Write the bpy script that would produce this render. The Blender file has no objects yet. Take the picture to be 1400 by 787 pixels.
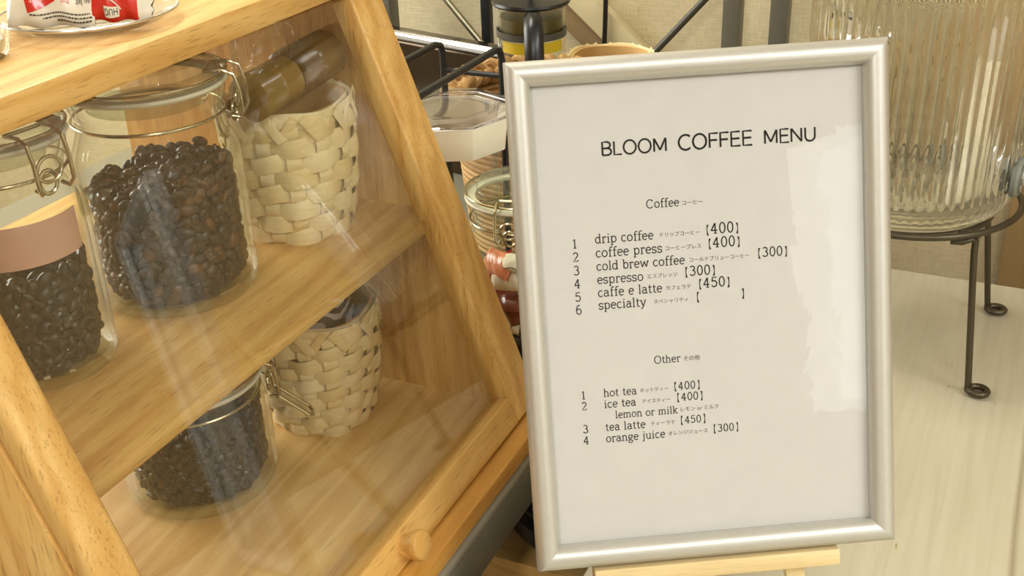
import bpy, bmesh, math, random
from mathutils import Vector, Matrix

C = bpy.context.scene.collection
sc = bpy.context.scene
PI = math.pi
sin, cos = math.sin, math.cos

# ------------------------------------------------------------------ camera
RIGHT = Vector((0.90879656, 0.41603083, -0.03173588))
UP = Vector((-0.16425591, 0.42665180, 0.88937520))
FWD = Vector((-0.38354767, 0.80304831, -0.45607520))
CAM = Vector((0, 0, 1.29))
cd = bpy.data.cameras.new('camera')
cd.sensor_width = 36
cd.lens = 1550 * 36 / 1400
cd.clip_start = 0.02
cam = bpy.data.objects.new('camera', cd)
cam.matrix_world = Matrix(((RIGHT.x, UP.x, -FWD.x, CAM.x), (RIGHT.y, UP.y, -FWD.y, CAM.y),
                           (RIGHT.z, UP.z, -FWD.z, CAM.z), (0, 0, 0, 1)))
C.objects.link(cam)
sc.camera = cam
# ------------------------------------------------------------------ light
sc.view_settings.view_transform = 'Standard'
sc.view_settings.look = 'None'
sc.view_settings.gamma = 1
sc.view_settings.use_curve_mapping = False
sc.view_settings.exposure = 0.05
w = bpy.data.worlds.new('world')
sc.world = w
w.use_nodes = True
w.node_tree.nodes['Background'].inputs[0].default_value = (1.0, 0.97, 0.92, 1)
w.node_tree.nodes['Background'].inputs[1].default_value = 1.0
sc.cycles.max_bounces = 14
sc.cycles.transparent_max_bounces = 40
sc.cycles.transmission_bounces = 12
sc.cycles.glossy_bounces = 6
sc.cycles.caustics_refractive = True
sc.cycles.caustics_reflective = False
sc.cycles.sample_clamp_indirect = 6
LAMP_COL = (0.98, 0.99, 0.95)
LAMPS = [(-1.0, 1.05, 19), (0.7, -0.9, 12), (0.0, -1.6, 22), (1.75, 0.1, 40)]   # x, y, watts of the ceiling panels
def area(name, loc, rot, sx, sy, watts, col):
    l = bpy.data.lights.new(name, 'AREA'); l.shape = 'RECTANGLE'
    l.size = sx; l.size_y = sy; l.energy = watts; l.color = col
    o = bpy.data.objects.new(name, l); o.location = loc; o.rotation_euler = rot
    C.objects.link(o); return o
for i, (x, y, p) in enumerate(LAMPS):
    area('ceiling_lamp', (x, y, 2.415), (0, 0, 0), 0.28, 1.1, p, LAMP_COL)
area('window_and_fill_light', (2.85, -1.5, 1.5), (0, math.radians(90), 0), 1.1, 1.3, 6, (0.93, 0.97, 1.0))

area('window_and_fill_light', (-2.02, 0.62, 1.55), (0, math.radians(-90), 0), 0.9, 1.1, 26, (1.0, 0.985, 0.95))  # added fill from the left, brightens the inside of the case
# ------------------------------------------------------------------ materials
def srgb(r, g, b):
    f = lambda c: (c / 255 / 12.92) if c / 255 <= 0.04045 else ((c / 255 + 0.055) / 1.055) ** 2.4
    return (f(r), f(g), f(b), 1)
def new_mat(name):
    m = bpy.data.materials.new(name); m.use_nodes = True
    nt = m.node_tree
    return m, nt, nt.nodes['Principled BSDF'], nt.nodes['Material Output']
def N(nt, t, **kw):
    n = nt.nodes.new(t)
    for k, v in kw.items(): setattr(n, k, v)
    return n
def L(nt, a, b): nt.links.new(a, b)
def ramp(nt, stops):
    r = N(nt, 'ShaderNodeValToRGB'); e = r.color_ramp.elements
    while len(e) < len(stops): e.new(0.5)
    for el, (p, c) in zip(e, stops): el.position = p; el.color = c
    return r
def plain(name, col, rough=0.5, metal=0.0, coat=0.0, spec=0.5, bump=None):
    m, nt, b, o = new_mat(name)
    b.inputs['Base Color'].default_value = col
    b.inputs['Roughness'].default_value = rough
    b.inputs['Metallic'].default_value = metal
    b.inputs['Coat Weight'].default_value = coat
    b.inputs['Specular IOR Level'].default_value = spec
    tc = N(nt, 'ShaderNodeTexCoord'); nz = N(nt, 'ShaderNodeTexNoise')
    nz.inputs['Scale'].default_value = bump[0] if bump else 60
    nz.inputs['Detail'].default_value = 4
    L(nt, tc.outputs['Object'], nz.inputs['Vector'])
    mx = N(nt, 'ShaderNodeMix', data_type='RGBA', blend_type='MULTIPLY'); mx.inputs[0].default_value = 0.10
    mx.inputs[6].default_value = col
    L(nt, nz.outputs['Fac'], mx.inputs[7]); L(nt, mx.outputs[2], b.inputs['Base Color'])
    if bump:
        bp = N(nt, 'ShaderNodeBump'); bp.inputs['Strength'].default_value = bump[1]; bp.inputs['Distance'].default_value = 0.002
        L(nt, nz.outputs['Fac'], bp.inputs['Height']); L(nt, bp.outputs[0], b.inputs['Normal'])
    return m
def wood(name, dark, mid, light, axis='Y', scale=1.0, rough=0.48, pore=0.35, rings=0.5, coat=0.15):
    m, nt, b, o = new_mat(name)
    tc = N(nt, 'ShaderNodeTexCoord')
    def mp(along, across):
        k = N(nt, 'ShaderNodeMapping')
        s = {'X': (along, across, across), 'Y': (across, along, across), 'Z': (across, across, along)}[axis]
        k.inputs['Scale'].default_value = [v * scale for v in s]
        L(nt, tc.outputs['Object'], k.inputs['Vector']); return k
    a = mp(1.6, 14); n1 = N(nt, 'ShaderNodeTexNoise'); n1.inputs['Scale'].default_value = 2.2; n1.inputs['Detail'].default_value = 6
    n1.inputs['Distortion'].default_value = 1.2; L(nt, a.outputs[0], n1.inputs['Vector'])
    a2 = mp(2.2, 24); wv = N(nt, 'ShaderNodeTexWave', wave_type='BANDS', bands_direction='DIAGONAL'); wv.inputs['Scale'].default_value = 1.3
    wv.inputs['Distortion'].default_value = 9; wv.inputs['Detail'].default_value = 3; wv.inputs['Detail Scale'].default_value = 1.2
    L(nt, a2.outputs[0], wv.inputs['Vector'])
    mm = N(nt, 'ShaderNodeMix', data_type='FLOAT'); mm.inputs[0].default_value = rings * 0.5
    L(nt, n1.outputs['Fac'], mm.inputs[2]); L(nt, wv.outputs['Fac'], mm.inputs[3])
    r = ramp(nt, [(0.22, dark), (0.5, mid), (0.78, light)]); L(nt, mm.outputs[0], r.inputs[0])
    a3 = mp(60, 900); n3 = N(nt, 'ShaderNodeTexNoise'); n3.inputs['Scale'].default_value = 1.0; n3.inputs['Detail'].default_value = 2
    L(nt, a3.outputs[0], n3.inputs['Vector'])
    r3 = ramp(nt, [(0.56, (1, 1, 1, 1)), (0.74, (1 - pore, 1 - pore * 1.15, 1 - pore * 1.3, 1))]); L(nt, n3.outputs['Fac'], r3.inputs[0])
    mx = N(nt, 'ShaderNodeMix', data_type='RGBA', blend_type='MULTIPLY'); mx.inputs[0].default_value = 1
    L(nt, r.outputs[0], mx.inputs[6]); L(nt, r3.outputs[0], mx.inputs[7]); L(nt, mx.outputs[2], b.inputs['Base Color'])
    bp = N(nt, 'ShaderNodeBump'); bp.inputs['Strength'].default_value = 0.12; bp.inputs['Distance'].default_value = 0.0006
    L(nt, n3.outputs['Fac'], bp.inputs['Height']); L(nt, bp.outputs[0], b.inputs['Normal'])
    b.inputs['Roughness'].default_value = rough; b.inputs['Coat Weight'].default_value = coat; b.inputs['Coat Roughness'].default_value = 0.25
    return m
def thin_glass(name, face=(0.985, 0.99, 0.975), edge=(0.62, 0.68, 0.58), f0=0.05, rough=0.015, bump=None, power=3.0):
    """clear glass: light goes straight through, a Schlick share is mirrored, edges look deeper tinted"""
    m, nt, b, o = new_mat(name); nt.nodes.remove(b)
    lw = N(nt, 'ShaderNodeLayerWeight'); lw.inputs['Blend'].default_value = 0.5
    p5 = N(nt, 'ShaderNodeMath', operation='POWER'); p5.inputs[1].default_value = 5
    L(nt, lw.outputs['Facing'], p5.inputs[0])
    ma = N(nt, 'ShaderNodeMath', operation='MULTIPLY_ADD'); ma.inputs[1].default_value = 1 - f0; ma.inputs[2].default_value = f0
    L(nt, p5.outputs[0], ma.inputs[0])
    pe = N(nt, 'ShaderNodeMath', operation='POWER'); pe.inputs[1].default_value = power; L(nt, lw.outputs['Facing'], pe.inputs[0])
    mc = N(nt, 'ShaderNodeMix', data_type='RGBA'); mc.inputs[6].default_value = (*face, 1); mc.inputs[7].default_value = (*edge, 1)
    L(nt, pe.outputs[0], mc.inputs[0])
    tr = N(nt, 'ShaderNodeBsdfTransparent'); L(nt, mc.outputs[2], tr.inputs[0])
    gl = N(nt, 'ShaderNodeBsdfAnisotropic'); gl.inputs['Roughness'].default_value = rough
    gl.inputs['Color'].default_value = (0.97, 0.98, 0.96, 1)
    if bump:
        tc = N(nt, 'ShaderNodeTexCoord'); nz = N(nt, 'ShaderNodeTexNoise'); nz.inputs['Scale'].default_value = bump[0]
        nz.inputs['Detail'].default_value = 3; nz.inputs['Distortion'].default_value = 1.0
        L(nt, tc.outputs['Object'], nz.inputs['Vector'])
        bp = N(nt, 'ShaderNodeBump'); bp.inputs['Strength'].default_value = bump[1]; bp.inputs['Distance'].default_value = 0.004
        L(nt, nz.outputs['Fac'], bp.inputs['Height']); L(nt, bp.outputs[0], gl.inputs['Normal'])
    mx = N(nt, 'ShaderNodeMixShader'); L(nt, ma.outputs[0], mx.inputs[0])
    L(nt, tr.outputs[0], mx.inputs[1]); L(nt, gl.outputs[0], mx.inputs[2]); L(nt, mx.outputs[0], o.inputs[0])
    return m
def ribbed_glass(name, ior=1.48, mixf=0.08):
    m, nt, b, o = new_mat(name); nt.nodes.remove(b)
    g = N(nt, 'ShaderNodeBsdfGlass'); g.inputs['IOR'].default_value = ior; g.inputs['Roughness'].default_value = 0.01
    g.inputs['Color'].default_value = (0.985, 0.985, 0.96, 1)
    t = N(nt, 'ShaderNodeBsdfTransparent'); t.inputs[0].default_value = (0.98, 0.98, 0.95, 1)
    mx = N(nt, 'ShaderNodeMixShader'); mx.inputs[0].default_value = mixf
    L(nt, g.outputs[0], mx.inputs[1]); L(nt, t.outputs[0], mx.inputs[2]); L(nt, mx.outputs[0], o.inputs[0])
    return m
def varied(name, cols, rough=0.45, spec=0.5, coat=0.0, stretch=None, bump=0.0):
    """every loose piece of the mesh takes its own tone"""
    m, nt, b, o = new_mat(name)
    ge = N(nt, 'ShaderNodeNewGeometry')
    n = len(cols); r = ramp(nt, [(i / max(1, n - 1), c) for i, c in enumerate(cols)])
    tc = N(nt, 'ShaderNodeTexCoord'); k = N(nt, 'ShaderNodeMapping'); k.inputs['Scale'].default_value = stretch or (60, 60, 60)
    L(nt, tc.outputs['Object'], k.inputs['Vector'])
    nz = N(nt, 'ShaderNodeTexNoise'); nz.inputs['Scale'].default_value = 1; nz.inputs['Detail'].default_value = 3; L(nt, k.outputs[0], nz.inputs['Vector'])
    ad = N(nt, 'ShaderNodeMath', operation='MULTIPLY_ADD'); ad.inputs[1].default_value = 0.5; ad.inputs[2].default_value = -0.25
    L(nt, nz.outputs['Fac'], ad.inputs[0])
    a2 = N(nt, 'ShaderNodeMath', operation='ADD'); L(nt, ge.outputs['Random Per Island'], a2.inputs[0]); L(nt, ad.outputs[0], a2.inputs[1])
    L(nt, a2.outputs[0], r.inputs[0]); L(nt, r.outputs[0], b.inputs['Base Color'])
    b.inputs['Roughness'].default_value = rough; b.inputs['Specular IOR Level'].default_value = spec; b.inputs['Coat Weight'].default_value = coat
    if bump:
        bp = N(nt, 'ShaderNodeBump'); bp.inputs['Strength'].default_value = bump; bp.inputs['Distance'].default_value = 0.001
        L(nt, nz.outputs['Fac'], bp.inputs['Height']); L(nt, bp.outputs[0], b.inputs['Normal'])
    return m
def painted_table(name):
    m, nt, b, o = new_mat(name)
    tc = N(nt, 'ShaderNodeTexCoord')
    k = N(nt, 'ShaderNodeMapping'); k.inputs['Scale'].default_value = (130, 6, 60); L(nt, tc.outputs['Object'], k.inputs['Vector'])
    nz = N(nt, 'ShaderNodeTexNoise'); nz.inputs['Scale'].default_value = 1; nz.inputs['Detail'].default_value = 5; nz.inputs['Distortion'].default_value = 0.6
    L(nt, k.outputs[0], nz.inputs['Vector'])
    r = ramp(nt, [(0.25, srgb(184, 175, 148)), (0.5, srgb(192, 184, 158)), (0.75, srgb(197, 190, 166))]); L(nt, nz.outputs['Fac'], r.inputs[0])
    # worn flecks
    k2 = N(nt, 'ShaderNodeMapping'); k2.inputs['Scale'].default_value = (150, 34, 60); L(nt, tc.outputs['Object'], k2.inputs['Vector'])
    n2 = N(nt, 'ShaderNodeTexNoise'); n2.inputs['Scale'].default_value = 1; n2.inputs['Detail'].default_value = 2; L(nt, k2.outputs[0], n2.inputs['Vector'])
    r2 = ramp(nt, [(0.735, (1, 1, 1, 1)), (0.765, srgb(205, 178, 120))]); L(nt, n2.outputs['Fac'], r2.inputs[0])
    mx = N(nt, 'ShaderNodeMix', data_type='RGBA', blend_type='MULTIPLY'); mx.inputs[0].default_value = 1
    L(nt, r.outputs[0], mx.inputs[6]); L(nt, r2.outputs[0], mx.inputs[7])
    # plank seams along Y: thin dark lines where the X position wraps
    sx = N(nt, 'ShaderNodeSeparateXYZ'); L(nt, tc.outputs['Object'], sx.inputs[0])
    n4 = N(nt, 'ShaderNodeTexNoise'); n4.inputs['Scale'].default_value = 7; L(nt, tc.outputs['Object'], n4.inputs['Vector'])
    wob = N(nt, 'ShaderNodeMath', operation='MULTIPLY_ADD'); wob.inputs[1].default_value = 0.004
    L(nt, n4.outputs['Fac'], wob.inputs[0]); L(nt, sx.outputs['X'], wob.inputs[2])
    md = N(nt, 'ShaderNodeMath', operation='PINGPONG'); md.inputs[1].default_value = 0.2; L(nt, wob.outputs[0], md.inputs[0])
    r5 = ramp(nt, [(0.0007, srgb(150, 128, 85)), (0.0020, (1, 1, 1, 1))]); L(nt, md.outputs[0], r5.inputs[0])
    m5 = N(nt, 'ShaderNodeMix', data_type='RGBA', blend_type='MULTIPLY'); m5.inputs[0].default_value = 0.55
    L(nt, mx.outputs[2], m5.inputs[6]); L(nt, r5.outputs[0], m5.inputs[7]); L(nt, m5.outputs[2], b.inputs['Base Color'])
    b.inputs['Roughness'].default_value = 0.42
    bp = N(nt, 'ShaderNodeBump'); bp.inputs['Strength'].default_value = 0.15; bp.inputs['Distance'].default_value = 0.0006
    L(nt, nz.outputs['Fac'], bp.inputs['Height']); L(nt, bp.outputs[0], b.inputs['Normal'])
    return m
def wallpaper(name):
    m, nt, b, o = new_mat(name)
    tc = N(nt, 'ShaderNodeTexCoord')
    def st(s):
        k = N(nt, 'ShaderNodeMapping'); k.inputs['Scale'].default_value = s; L(nt, tc.outputs['Object'], k.inputs['Vector'])
        z = N(nt, 'ShaderNodeTexNoise'); z.inputs['Scale'].default_value = 1; z.inputs['Detail'].default_value = 3; L(nt, k.outputs[0], z.inputs['Vector']); return z
    a, c_ = st((900, 900, 60)), st((60, 60, 900))
    ad = N(nt, 'ShaderNodeMath', operation='ADD'); L(nt, a.outputs['Fac'], ad.inputs[0]); L(nt, c_.outputs['Fac'], ad.inputs[1])
    r = ramp(nt, [(0.35, srgb(198, 182, 142)), (0.65, srgb(224, 210, 172))])
    hf = N(nt, 'ShaderNodeMath', operation='MULTIPLY'); hf.inputs[1].default_value = 0.5; L(nt, ad.outputs[0], hf.inputs[0])
    L(nt, hf.outputs[0], r.inputs[0]); L(nt, r.outputs[0], b.inputs['Base Color'])
    bp = N(nt, 'ShaderNodeBump'); bp.inputs['Strength'].default_value = 0.3; bp.inputs['Distance'].default_value = 0.001
    L(nt, hf.outputs[0], bp.inputs['Height']); L(nt, bp.outputs[0], b.inputs['Normal'])
    b.inputs['Roughness'].default_value = 0.7
    return m
def swirl(name):
    m, nt, b, o = new_mat(name)
    tc = N(nt, 'ShaderNodeTexCoord'); wv = N(nt, 'ShaderNodeTexWave', wave_type='RINGS', rings_direction='SPHERICAL')
    wv.inputs['Scale'].default_value = 75; wv.inputs['Distortion'].default_value = 14; wv.inputs['Detail'].default_value = 1
    wv.inputs['Detail Scale'].default_value = 0.35
    L(nt, tc.outputs['Object'], wv.inputs['Vector'])
    r = ramp(nt, [(0.55, srgb(26, 26, 38)), (0.66, srgb(205, 205, 205))]); L(nt, wv.outputs['Fac'], r.inputs[0])
    L(nt, r.outputs[0], b.inputs['Base Color']); b.inputs['Roughness'].default_value = 0.35
    return m
def emit(name, col, s):
    m, nt, b, o = new_mat(name)
    b.inputs['Base Color'].default_value = (0.8, 0.8, 0.8, 1)
    b.inputs['Emission Color'].default_value = col; b.inputs['Emission Strength'].default_value = s
    return m

HON = dict(dark=srgb(198, 148, 74), mid=srgb(216, 171, 96), light=srgb(230, 192, 120))
W_Y = wood('honey wood grain along the shelf', axis='Y', **HON)
W_Z = wood('honey wood grain up the stile', axis='Z', **HON)
W_FLOOR = wood('pale wood of the case floor', srgb(216, 172, 102), srgb(228, 188, 116), srgb(238, 204, 136), axis='Y', pore=0.2, rings=0.7)
W_BOARD = wood('orange brown base board', srgb(182, 128, 50), srgb(198, 144, 62), srgb(210, 158, 76), axis='Y', pore=0.2)
W_EASEL = wood('pale easel pine', srgb(222, 196, 142), srgb(232, 208, 156), srgb(238, 218, 170), axis='X', pore=0.15)
W_LOW = wood('light oak board', srgb(190, 148, 84), srgb(208, 168, 100), srgb(220, 182, 116), axis='X', pore=0.3)
M_BEIGE = plain('beige painted board', srgb(206, 192, 150), 0.6)
M_BROWN = plain('matte brown', srgb(140, 116, 78), 0.6)
M_TAN = plain('tan satin panel', srgb(160, 132, 88), 0.38, coat=0.2)
M_GREY = plain('dark grey laminate', srgb(100, 98, 84), 0.45)
M_TOPG = plain('grey table top', srgb(138, 134, 120), 0.4)
M_POST = plain('grey painted steel', srgb(98, 95, 82), 0.4)
M_POSTSIDE = plain('dark grey steel rod', srgb(70, 68, 56), 0.4)
M_STEEL = plain('silver steel', srgb(170, 165, 140), 0.28, metal=0.9)
M_CHROME = plain('bright chrome', srgb(215, 215, 218), 0.2, metal=1.0)
M_WIRE = plain('jar clasp wire', srgb(190, 182, 150), 0.22, metal=1.0)
M_GUN = plain('dark bronze wire', srgb(84, 76, 60), 0.35, metal=0.7)
M_ALU = plain('brushed silver frame', srgb(214, 213, 206), 0.42, metal=0.7, bump=(300, 0.02))
M_BLACK = plain('black plastic', srgb(16, 16, 17), 0.32)
M_BLACKM = plain('black coated steel', srgb(20, 22, 23), 0.42)
M_DARKPAN = plain('dark polished steel', srgb(70, 58, 44), 0.16, metal=0.8)
M_PAPER = plain('white menu paper', srgb(222, 221, 218), 0.7)
M_INK = plain('dark ink', srgb(34, 32, 28), 0.8, spec=0.2)
M_INK2 = plain('grey ink', srgb(84, 78, 66), 0.8, spec=0.2)
M_INK3 = plain('black ink', srgb(28, 28, 28), 0.8, spec=0.2)
M_WHITE = plain('white plastic', srgb(252, 246, 222), 0.35)
M_RUBBER = plain('white rubber seal', srgb(226, 222, 196), 0.5)
M_GASKET = plain('grey rubber washer', srgb(130, 132, 122), 0.5)
M_TABLE = painted_table('cream painted wood')
M_WALL = wallpaper('beige woven wallpaper')
M_ROOM = plain('off white room wall', srgb(222, 214, 196), 0.8)
M_CEIL = plain('white ceiling board', srgb(236, 232, 222), 0.85)
M_FLOORM = wood('brown room floor', srgb(110, 84, 56), srgb(132, 104, 72), srgb(150, 120, 86), axis='Y', scale=0.3)
G_PANE = thin_glass('case window glass', (0.985, 0.985, 0.97), (0.8, 0.82, 0.76), f0=0.082)
G_JAR = thin_glass('clear jar glass', (0.985, 0.99, 0.97), (0.70, 0.73, 0.62), f0=0.012, power=3.2)
G_LID = thin_glass('thick lid glass', (0.95, 0.96, 0.92), (0.55, 0.60, 0.48), f0=0.05, power=2.0, bump=(60, 0.25))
G_CLEAR = thin_glass('clear acrylic', (0.96, 0.955, 0.96), (0.62, 0.60, 0.62), f0=0.07, power=2.0)
G_EDGE = thin_glass('thick acrylic edge', (0.7, 0.68, 0.74), (0.5, 0.48, 0.56), f0=0.35)
G_COVER = thin_glass('menu cover sheet', (0.99, 0.99, 0.985), (0.9, 0.9, 0.88), f0=0.03, bump=(14, 0.05))
G_CELLO = thin_glass('cellophane', (0.97, 0.965, 0.94), (0.80, 0.78, 0.70), f0=0.07, rough=0.06, bump=(70, 0.9))
G_RIB = ribbed_glass('ribbed glass')
M_BEAN = varied('dark roasted beans', [srgb(28, 20, 14), srgb(40, 29, 20), srgb(32, 24, 18), srgb(96, 62, 34), srgb(26, 20, 16)], 0.42, coat=0.15)
M_BEANB = varied('black roasted beans', [srgb(18, 15, 13), srgb(30, 24, 20), srgb(24, 20, 18)], 0.35, coat=0.2)
M_STRAW = varied('pale woven straw', [srgb(232, 208, 146), srgb(246, 230, 182), srgb(240, 220, 164), srgb(250, 238, 200)], 0.5, stretch=(90, 90, 400), bump=0.25)
M_STRAWB = varied('tan inner straw', [srgb(196, 156, 96), srgb(212, 176, 116)], 0.55)
M_ROPE = varied('brown seagrass', [srgb(150, 108, 56), srgb(182, 140, 84), srgb(202, 162, 104)], 0.6, stretch=(300, 300, 300), bump=0.4)
M_AMBER = plain('brown ribbed cap', srgb(150, 120, 58), 0.22, coat=0.4)
M_AMBER2 = plain('dark brown ribbed cap', srgb(118, 88, 46), 0.26, coat=0.3)
M_NAVY = swirl('navy and white swirl print')
M_PINK = plain('painted pink reflection', srgb(222, 176, 158), 0.6)
M_RED = plain('red wrapper film', srgb(206, 40, 22), 0.25, coat=0.3)
M_CREAMW = plain('cream wrapper film', srgb(232, 224, 202), 0.28, coat=0.3)
M_BROWNW = plain('brown wrapper film', srgb(120, 60, 44), 0.25, coat=0.3)
M_ORANGEW = plain('orange wrapper film', srgb(234, 150, 112), 0.25, coat=0.3)
M_BLACKW = plain('black wrapper film', srgb(28, 28, 36), 0.2, coat=0.4)
M_GOLD = plain('yellow tag', srgb(206, 176, 28), 0.4)

# ------------------------------------------------------------------ mesh helpers
class MB:
    def __init__(s): s.v = []; s.f = []; s.o = Vector((0, 0, 0))
    def at(s, o): s.o = Vector(o); return s
    def add(s, vs, fs):
        n = len(s.v); s.v += [tuple(Vector(p) - s.o) for p in vs]; s.f += [tuple(i + n for i in f) for f in fs]; return s
    def box(s, a, b):
        x0, y0, z0 = a; x1, y1, z1 = b
        return s.add([(x0, y0, z0), (x1, y0, z0), (x1, y1, z0), (x0, y1, z0), (x0, y0, z1), (x1, y0, z1), (x1, y1, z1), (x0, y1, z1)],
                     [(0, 3, 2, 1), (4, 5, 6, 7), (0, 1, 5, 4), (1, 2, 6, 5), (2, 3, 7, 6), (3, 0, 4, 7)])
    def prism(s, poly, d):
        n = len(poly); d = Vector(d); a = [Vector(p) for p in poly]
        return s.add(a + [p + d for p in a], [tuple(range(n - 1, -1, -1)), tuple(range(n, 2 * n))] + [(i, (i + 1) % n, n + (i + 1) % n, n + i) for i in range(n)])
    def tube(s, pts, r, closed=False, seg=10, flat=None):
        P = [Vector(p) for p in pts]; n = len(P); vs = []; fs = []
        R = r if isinstance(r, (list, tuple)) else [r] * n
        ref = None
        for i, p in enumerate(P):
            a = P[(i - 1) % n] if (closed or i > 0) else p
            b = P[(i + 1) % n] if (closed or i < n - 1) else p
            t = (b - a).normalized()
            if ref is None:
                ref = t.orthogonal().normalized()
            u = (ref - t * ref.dot(t))
            u = u.normalized() if u.length > 1e-6 else t.orthogonal().normalized()
            ref = u; v = t.cross(u)
            for k in range(seg):
                q = 2 * PI * k / seg; vs.append(p + (u * cos(q) + v * sin(q)) * R[i])
        m = n if closed else n - 1
        for i in range(m):
            j = (i + 1) % n
            for k in range(seg):
                l = (k + 1) % seg; fs.append((i * seg + k, i * seg + l, j * seg + l, j * seg + k))
        if not closed:
            fs.append(tuple(range(seg - 1, -1, -1))); fs.append(tuple((n - 1) * seg + k for k in range(seg)))
        return s.add(vs, fs)
    def lathe(s, prof, c=(0, 0, 0), seg=64, rf=None, closed=False):
        """prof: (r, z) points; closed joins last to first; rf(theta, i) changes the radius"""
        c = Vector(c); vs = []; fs = []; n = len(prof)
        for i, (r, z) in enumerate(prof):
            for k in range(seg):
                q = 2 * PI * k / seg; rr = r + (rf(q, i) if rf else 0)
                vs.append(c + Vector((rr * cos(q), rr * sin(q), z)))
        for i in range(n if closed else n - 1):
            j = (i + 1) % n
            for k in range(seg):
                l = (k + 1) % seg; fs.append((i * seg + k, i * seg + l, j * seg + l, j * seg + k))
        if not closed:
            if prof[0][0] > 1e-5: fs.append(tuple(range(seg - 1, -1, -1)))
            if prof[-1][0] > 1e-5: fs.append(tuple((n - 1) * seg + k for k in range(seg)))
        return s.add(vs, fs)
    def ellipsoid(s, c, r, M=None, nu=10, nv=7, groove=0.0):
        c = Vector(c); vs = []; fs = []
        for i in range(nv + 1):
            a = PI * i / nv
            for k in range(nu):
                q = 2 * PI * k / nu
                p = Vector((sin(a) * cos(q) * r[0], sin(a) * sin(q) * r[1], cos(a) * r[2]))
                if groove and p.z > 0 and abs(p.y) < r[1] * 0.35: p.z *= 1 - groove
                vs.append(c + (M @ p if M else p))
        for i in range(nv):
            for k in range(nu):
                l = (k + 1) % nu; fs.append((i * nu + k, (i + 1) * nu + k, (i + 1) * nu + l, i * nu + l))
        return s.add(vs, fs)
    def ribbon(s, pts, nrm, side, width, thick, closed=False):
        """flat strip through pts; nrm/side give outward and across directions per point"""
        vs = []; fs = []; n = len(pts)
        for p, a, b in zip(pts, nrm, side):
            p, a, b = Vector(p), Vector(a), Vector(b)
            h = width / 2; t = thick / 2
            vs += [p - b * h, p - b * h * 0.5 + a * t, p + b * h * 0.5 + a * t, p + b * h, p + b * h * 0.5 - a * t, p - b * h * 0.5 - a * t]
        for i in range(n if closed else n - 1):
            j = (i + 1) % n
            for k in range(6): fs.append((i * 6 + k, i * 6 + (k + 1) % 6, j * 6 + (k + 1) % 6, j * 6 + k))
        if not closed: fs.append(tuple(range(5, -1, -1))); fs.append(tuple((n - 1) * 6 + k for k in range(6)))
        return s.add(vs, fs)
    def build(s, name, mat, parent=None, smooth=True, bevel=0.0, seg=2, angle=35, fix=True):
        me = bpy.data.meshes.new(name); me.from_pydata(s.v, [], s.f); me.update()
        bm = bmesh.new(); bm.from_mesh(me)
        bmesh.ops.remove_doubles(bm, verts=bm.verts, dist=1e-6)
        if fix: bmesh.ops.recalc_face_normals(bm, faces=bm.faces)
        if bevel:
            ed = [e for e in bm.edges if len(e.link_faces) == 2 and e.calc_face_angle(0) > 0.5]
            bmesh.ops.bevel(bm, geom=ed, offset=bevel, segments=seg, affect='EDGES', profile=0.5, clamp_overlap=True)
        if smooth:
            for f in bm.faces: f.smooth = True
            for e in bm.edges:
                if len(e.link_faces) == 2 and e.calc_face_angle(0) > math.radians(angle): e.smooth = False
        bm.to_mesh(me); bm.free()
        o = bpy.data.objects.new(name, me); C.objects.link(o)
        me.materials.append(mat)
        if parent: o.parent = parent
        return o
def tag(o, label, cat, group=None, kind=None):
    if label: o['label'] = label
    if cat: o['category'] = cat
    if group: o['group'] = group
    if kind: o['kind'] = kind
    return o
def thing(name, label, cat, loc=(0, 0, 0), group=None, mat=None):
    o = bpy.data.objects.new(name, None); o.empty_display_size = 0.02; C.objects.link(o)
    if mat: o.matrix_world = mat
    else: o.location = loc
    return tag(o, label, cat, group)
def struct(name, mb, mat, **k):
    o = mb.build(name, mat, **k); o['kind'] = 'structure'; return o
def circle(c, r, n=48, z=0, a0=0, a1=2 * PI):
    full = abs(a1 - a0 - 2 * PI) < 1e-6
    return [(c[0] + r * cos(a0 + (a1 - a0) * i / (n if full else n - 1)), c[1] + r * sin(a0 + (a1 - a0) * i / (n if full else n - 1)), c[2] + z) for i in range(n)]

# ------------------------------------------------------------------ setting
struct('floor', MB().box((-2.2, -2.8, -0.1), (2.9, 1.5, 0)), M_FLOORM, smooth=False)
struct('ceiling', MB().box((-2.2, -2.8, 2.45), (2.9, 1.5, 2.55)), M_CEIL, smooth=False)
struct('wall_back', MB().box((-2.2, 1.36, 0), (2.9, 1.46, 2.45)), M_WALL, smooth=False)
wl = MB(); wl.box((-2.2, -2.8, 0), (-2.1, 1.36, 1.05)); wl.box((-2.2, -2.8, 2.05), (-2.1, 1.36, 2.45)); wl.box((-2.2, -2.8, 1.05), (-2.1, 0.02, 2.05)); wl.box((-2.2, 1.22, 1.05), (-2.1, 1.36, 2.05))
struct('wall_left', wl, M_ROOM, smooth=False)
struct('wall_front', MB().box((-2.1, -2.8, 0), (2.9, -2.7, 2.45)), M_ROOM, smooth=False)
wr = MB(); wr.box((2.9, -2.8, 0), (3.0, 1.46, 0.95)); wr.box((2.9, -2.8, 2.05), (3.0, 1.46, 2.45))
wr.box((2.9, -2.8, 0.95), (3.0, -2.1, 2.05)); wr.box((2.9, -0.9, 0.95), (3.0, 1.46, 2.05))
struct('wall_right', wr, M_ROOM, smooth=False)
wf = MB()
for a, b in (((2.9, -2.1, 0.95), (2.97, -0.9, 0.99)), ((2.9, -2.1, 2.01), (2.97, -0.9, 2.05)), ((2.9, -2.1, 0.99), (2.97, -2.06, 2.01)),
             ((2.9, -0.94, 0.99), (2.97, -0.9, 2.01)), ((2.91, -1.52, 0.99), (2.96, -1.48, 2.01))): wf.box(a, b)
wo = struct('window_1', wf, M_CEIL, smooth=False)
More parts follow.
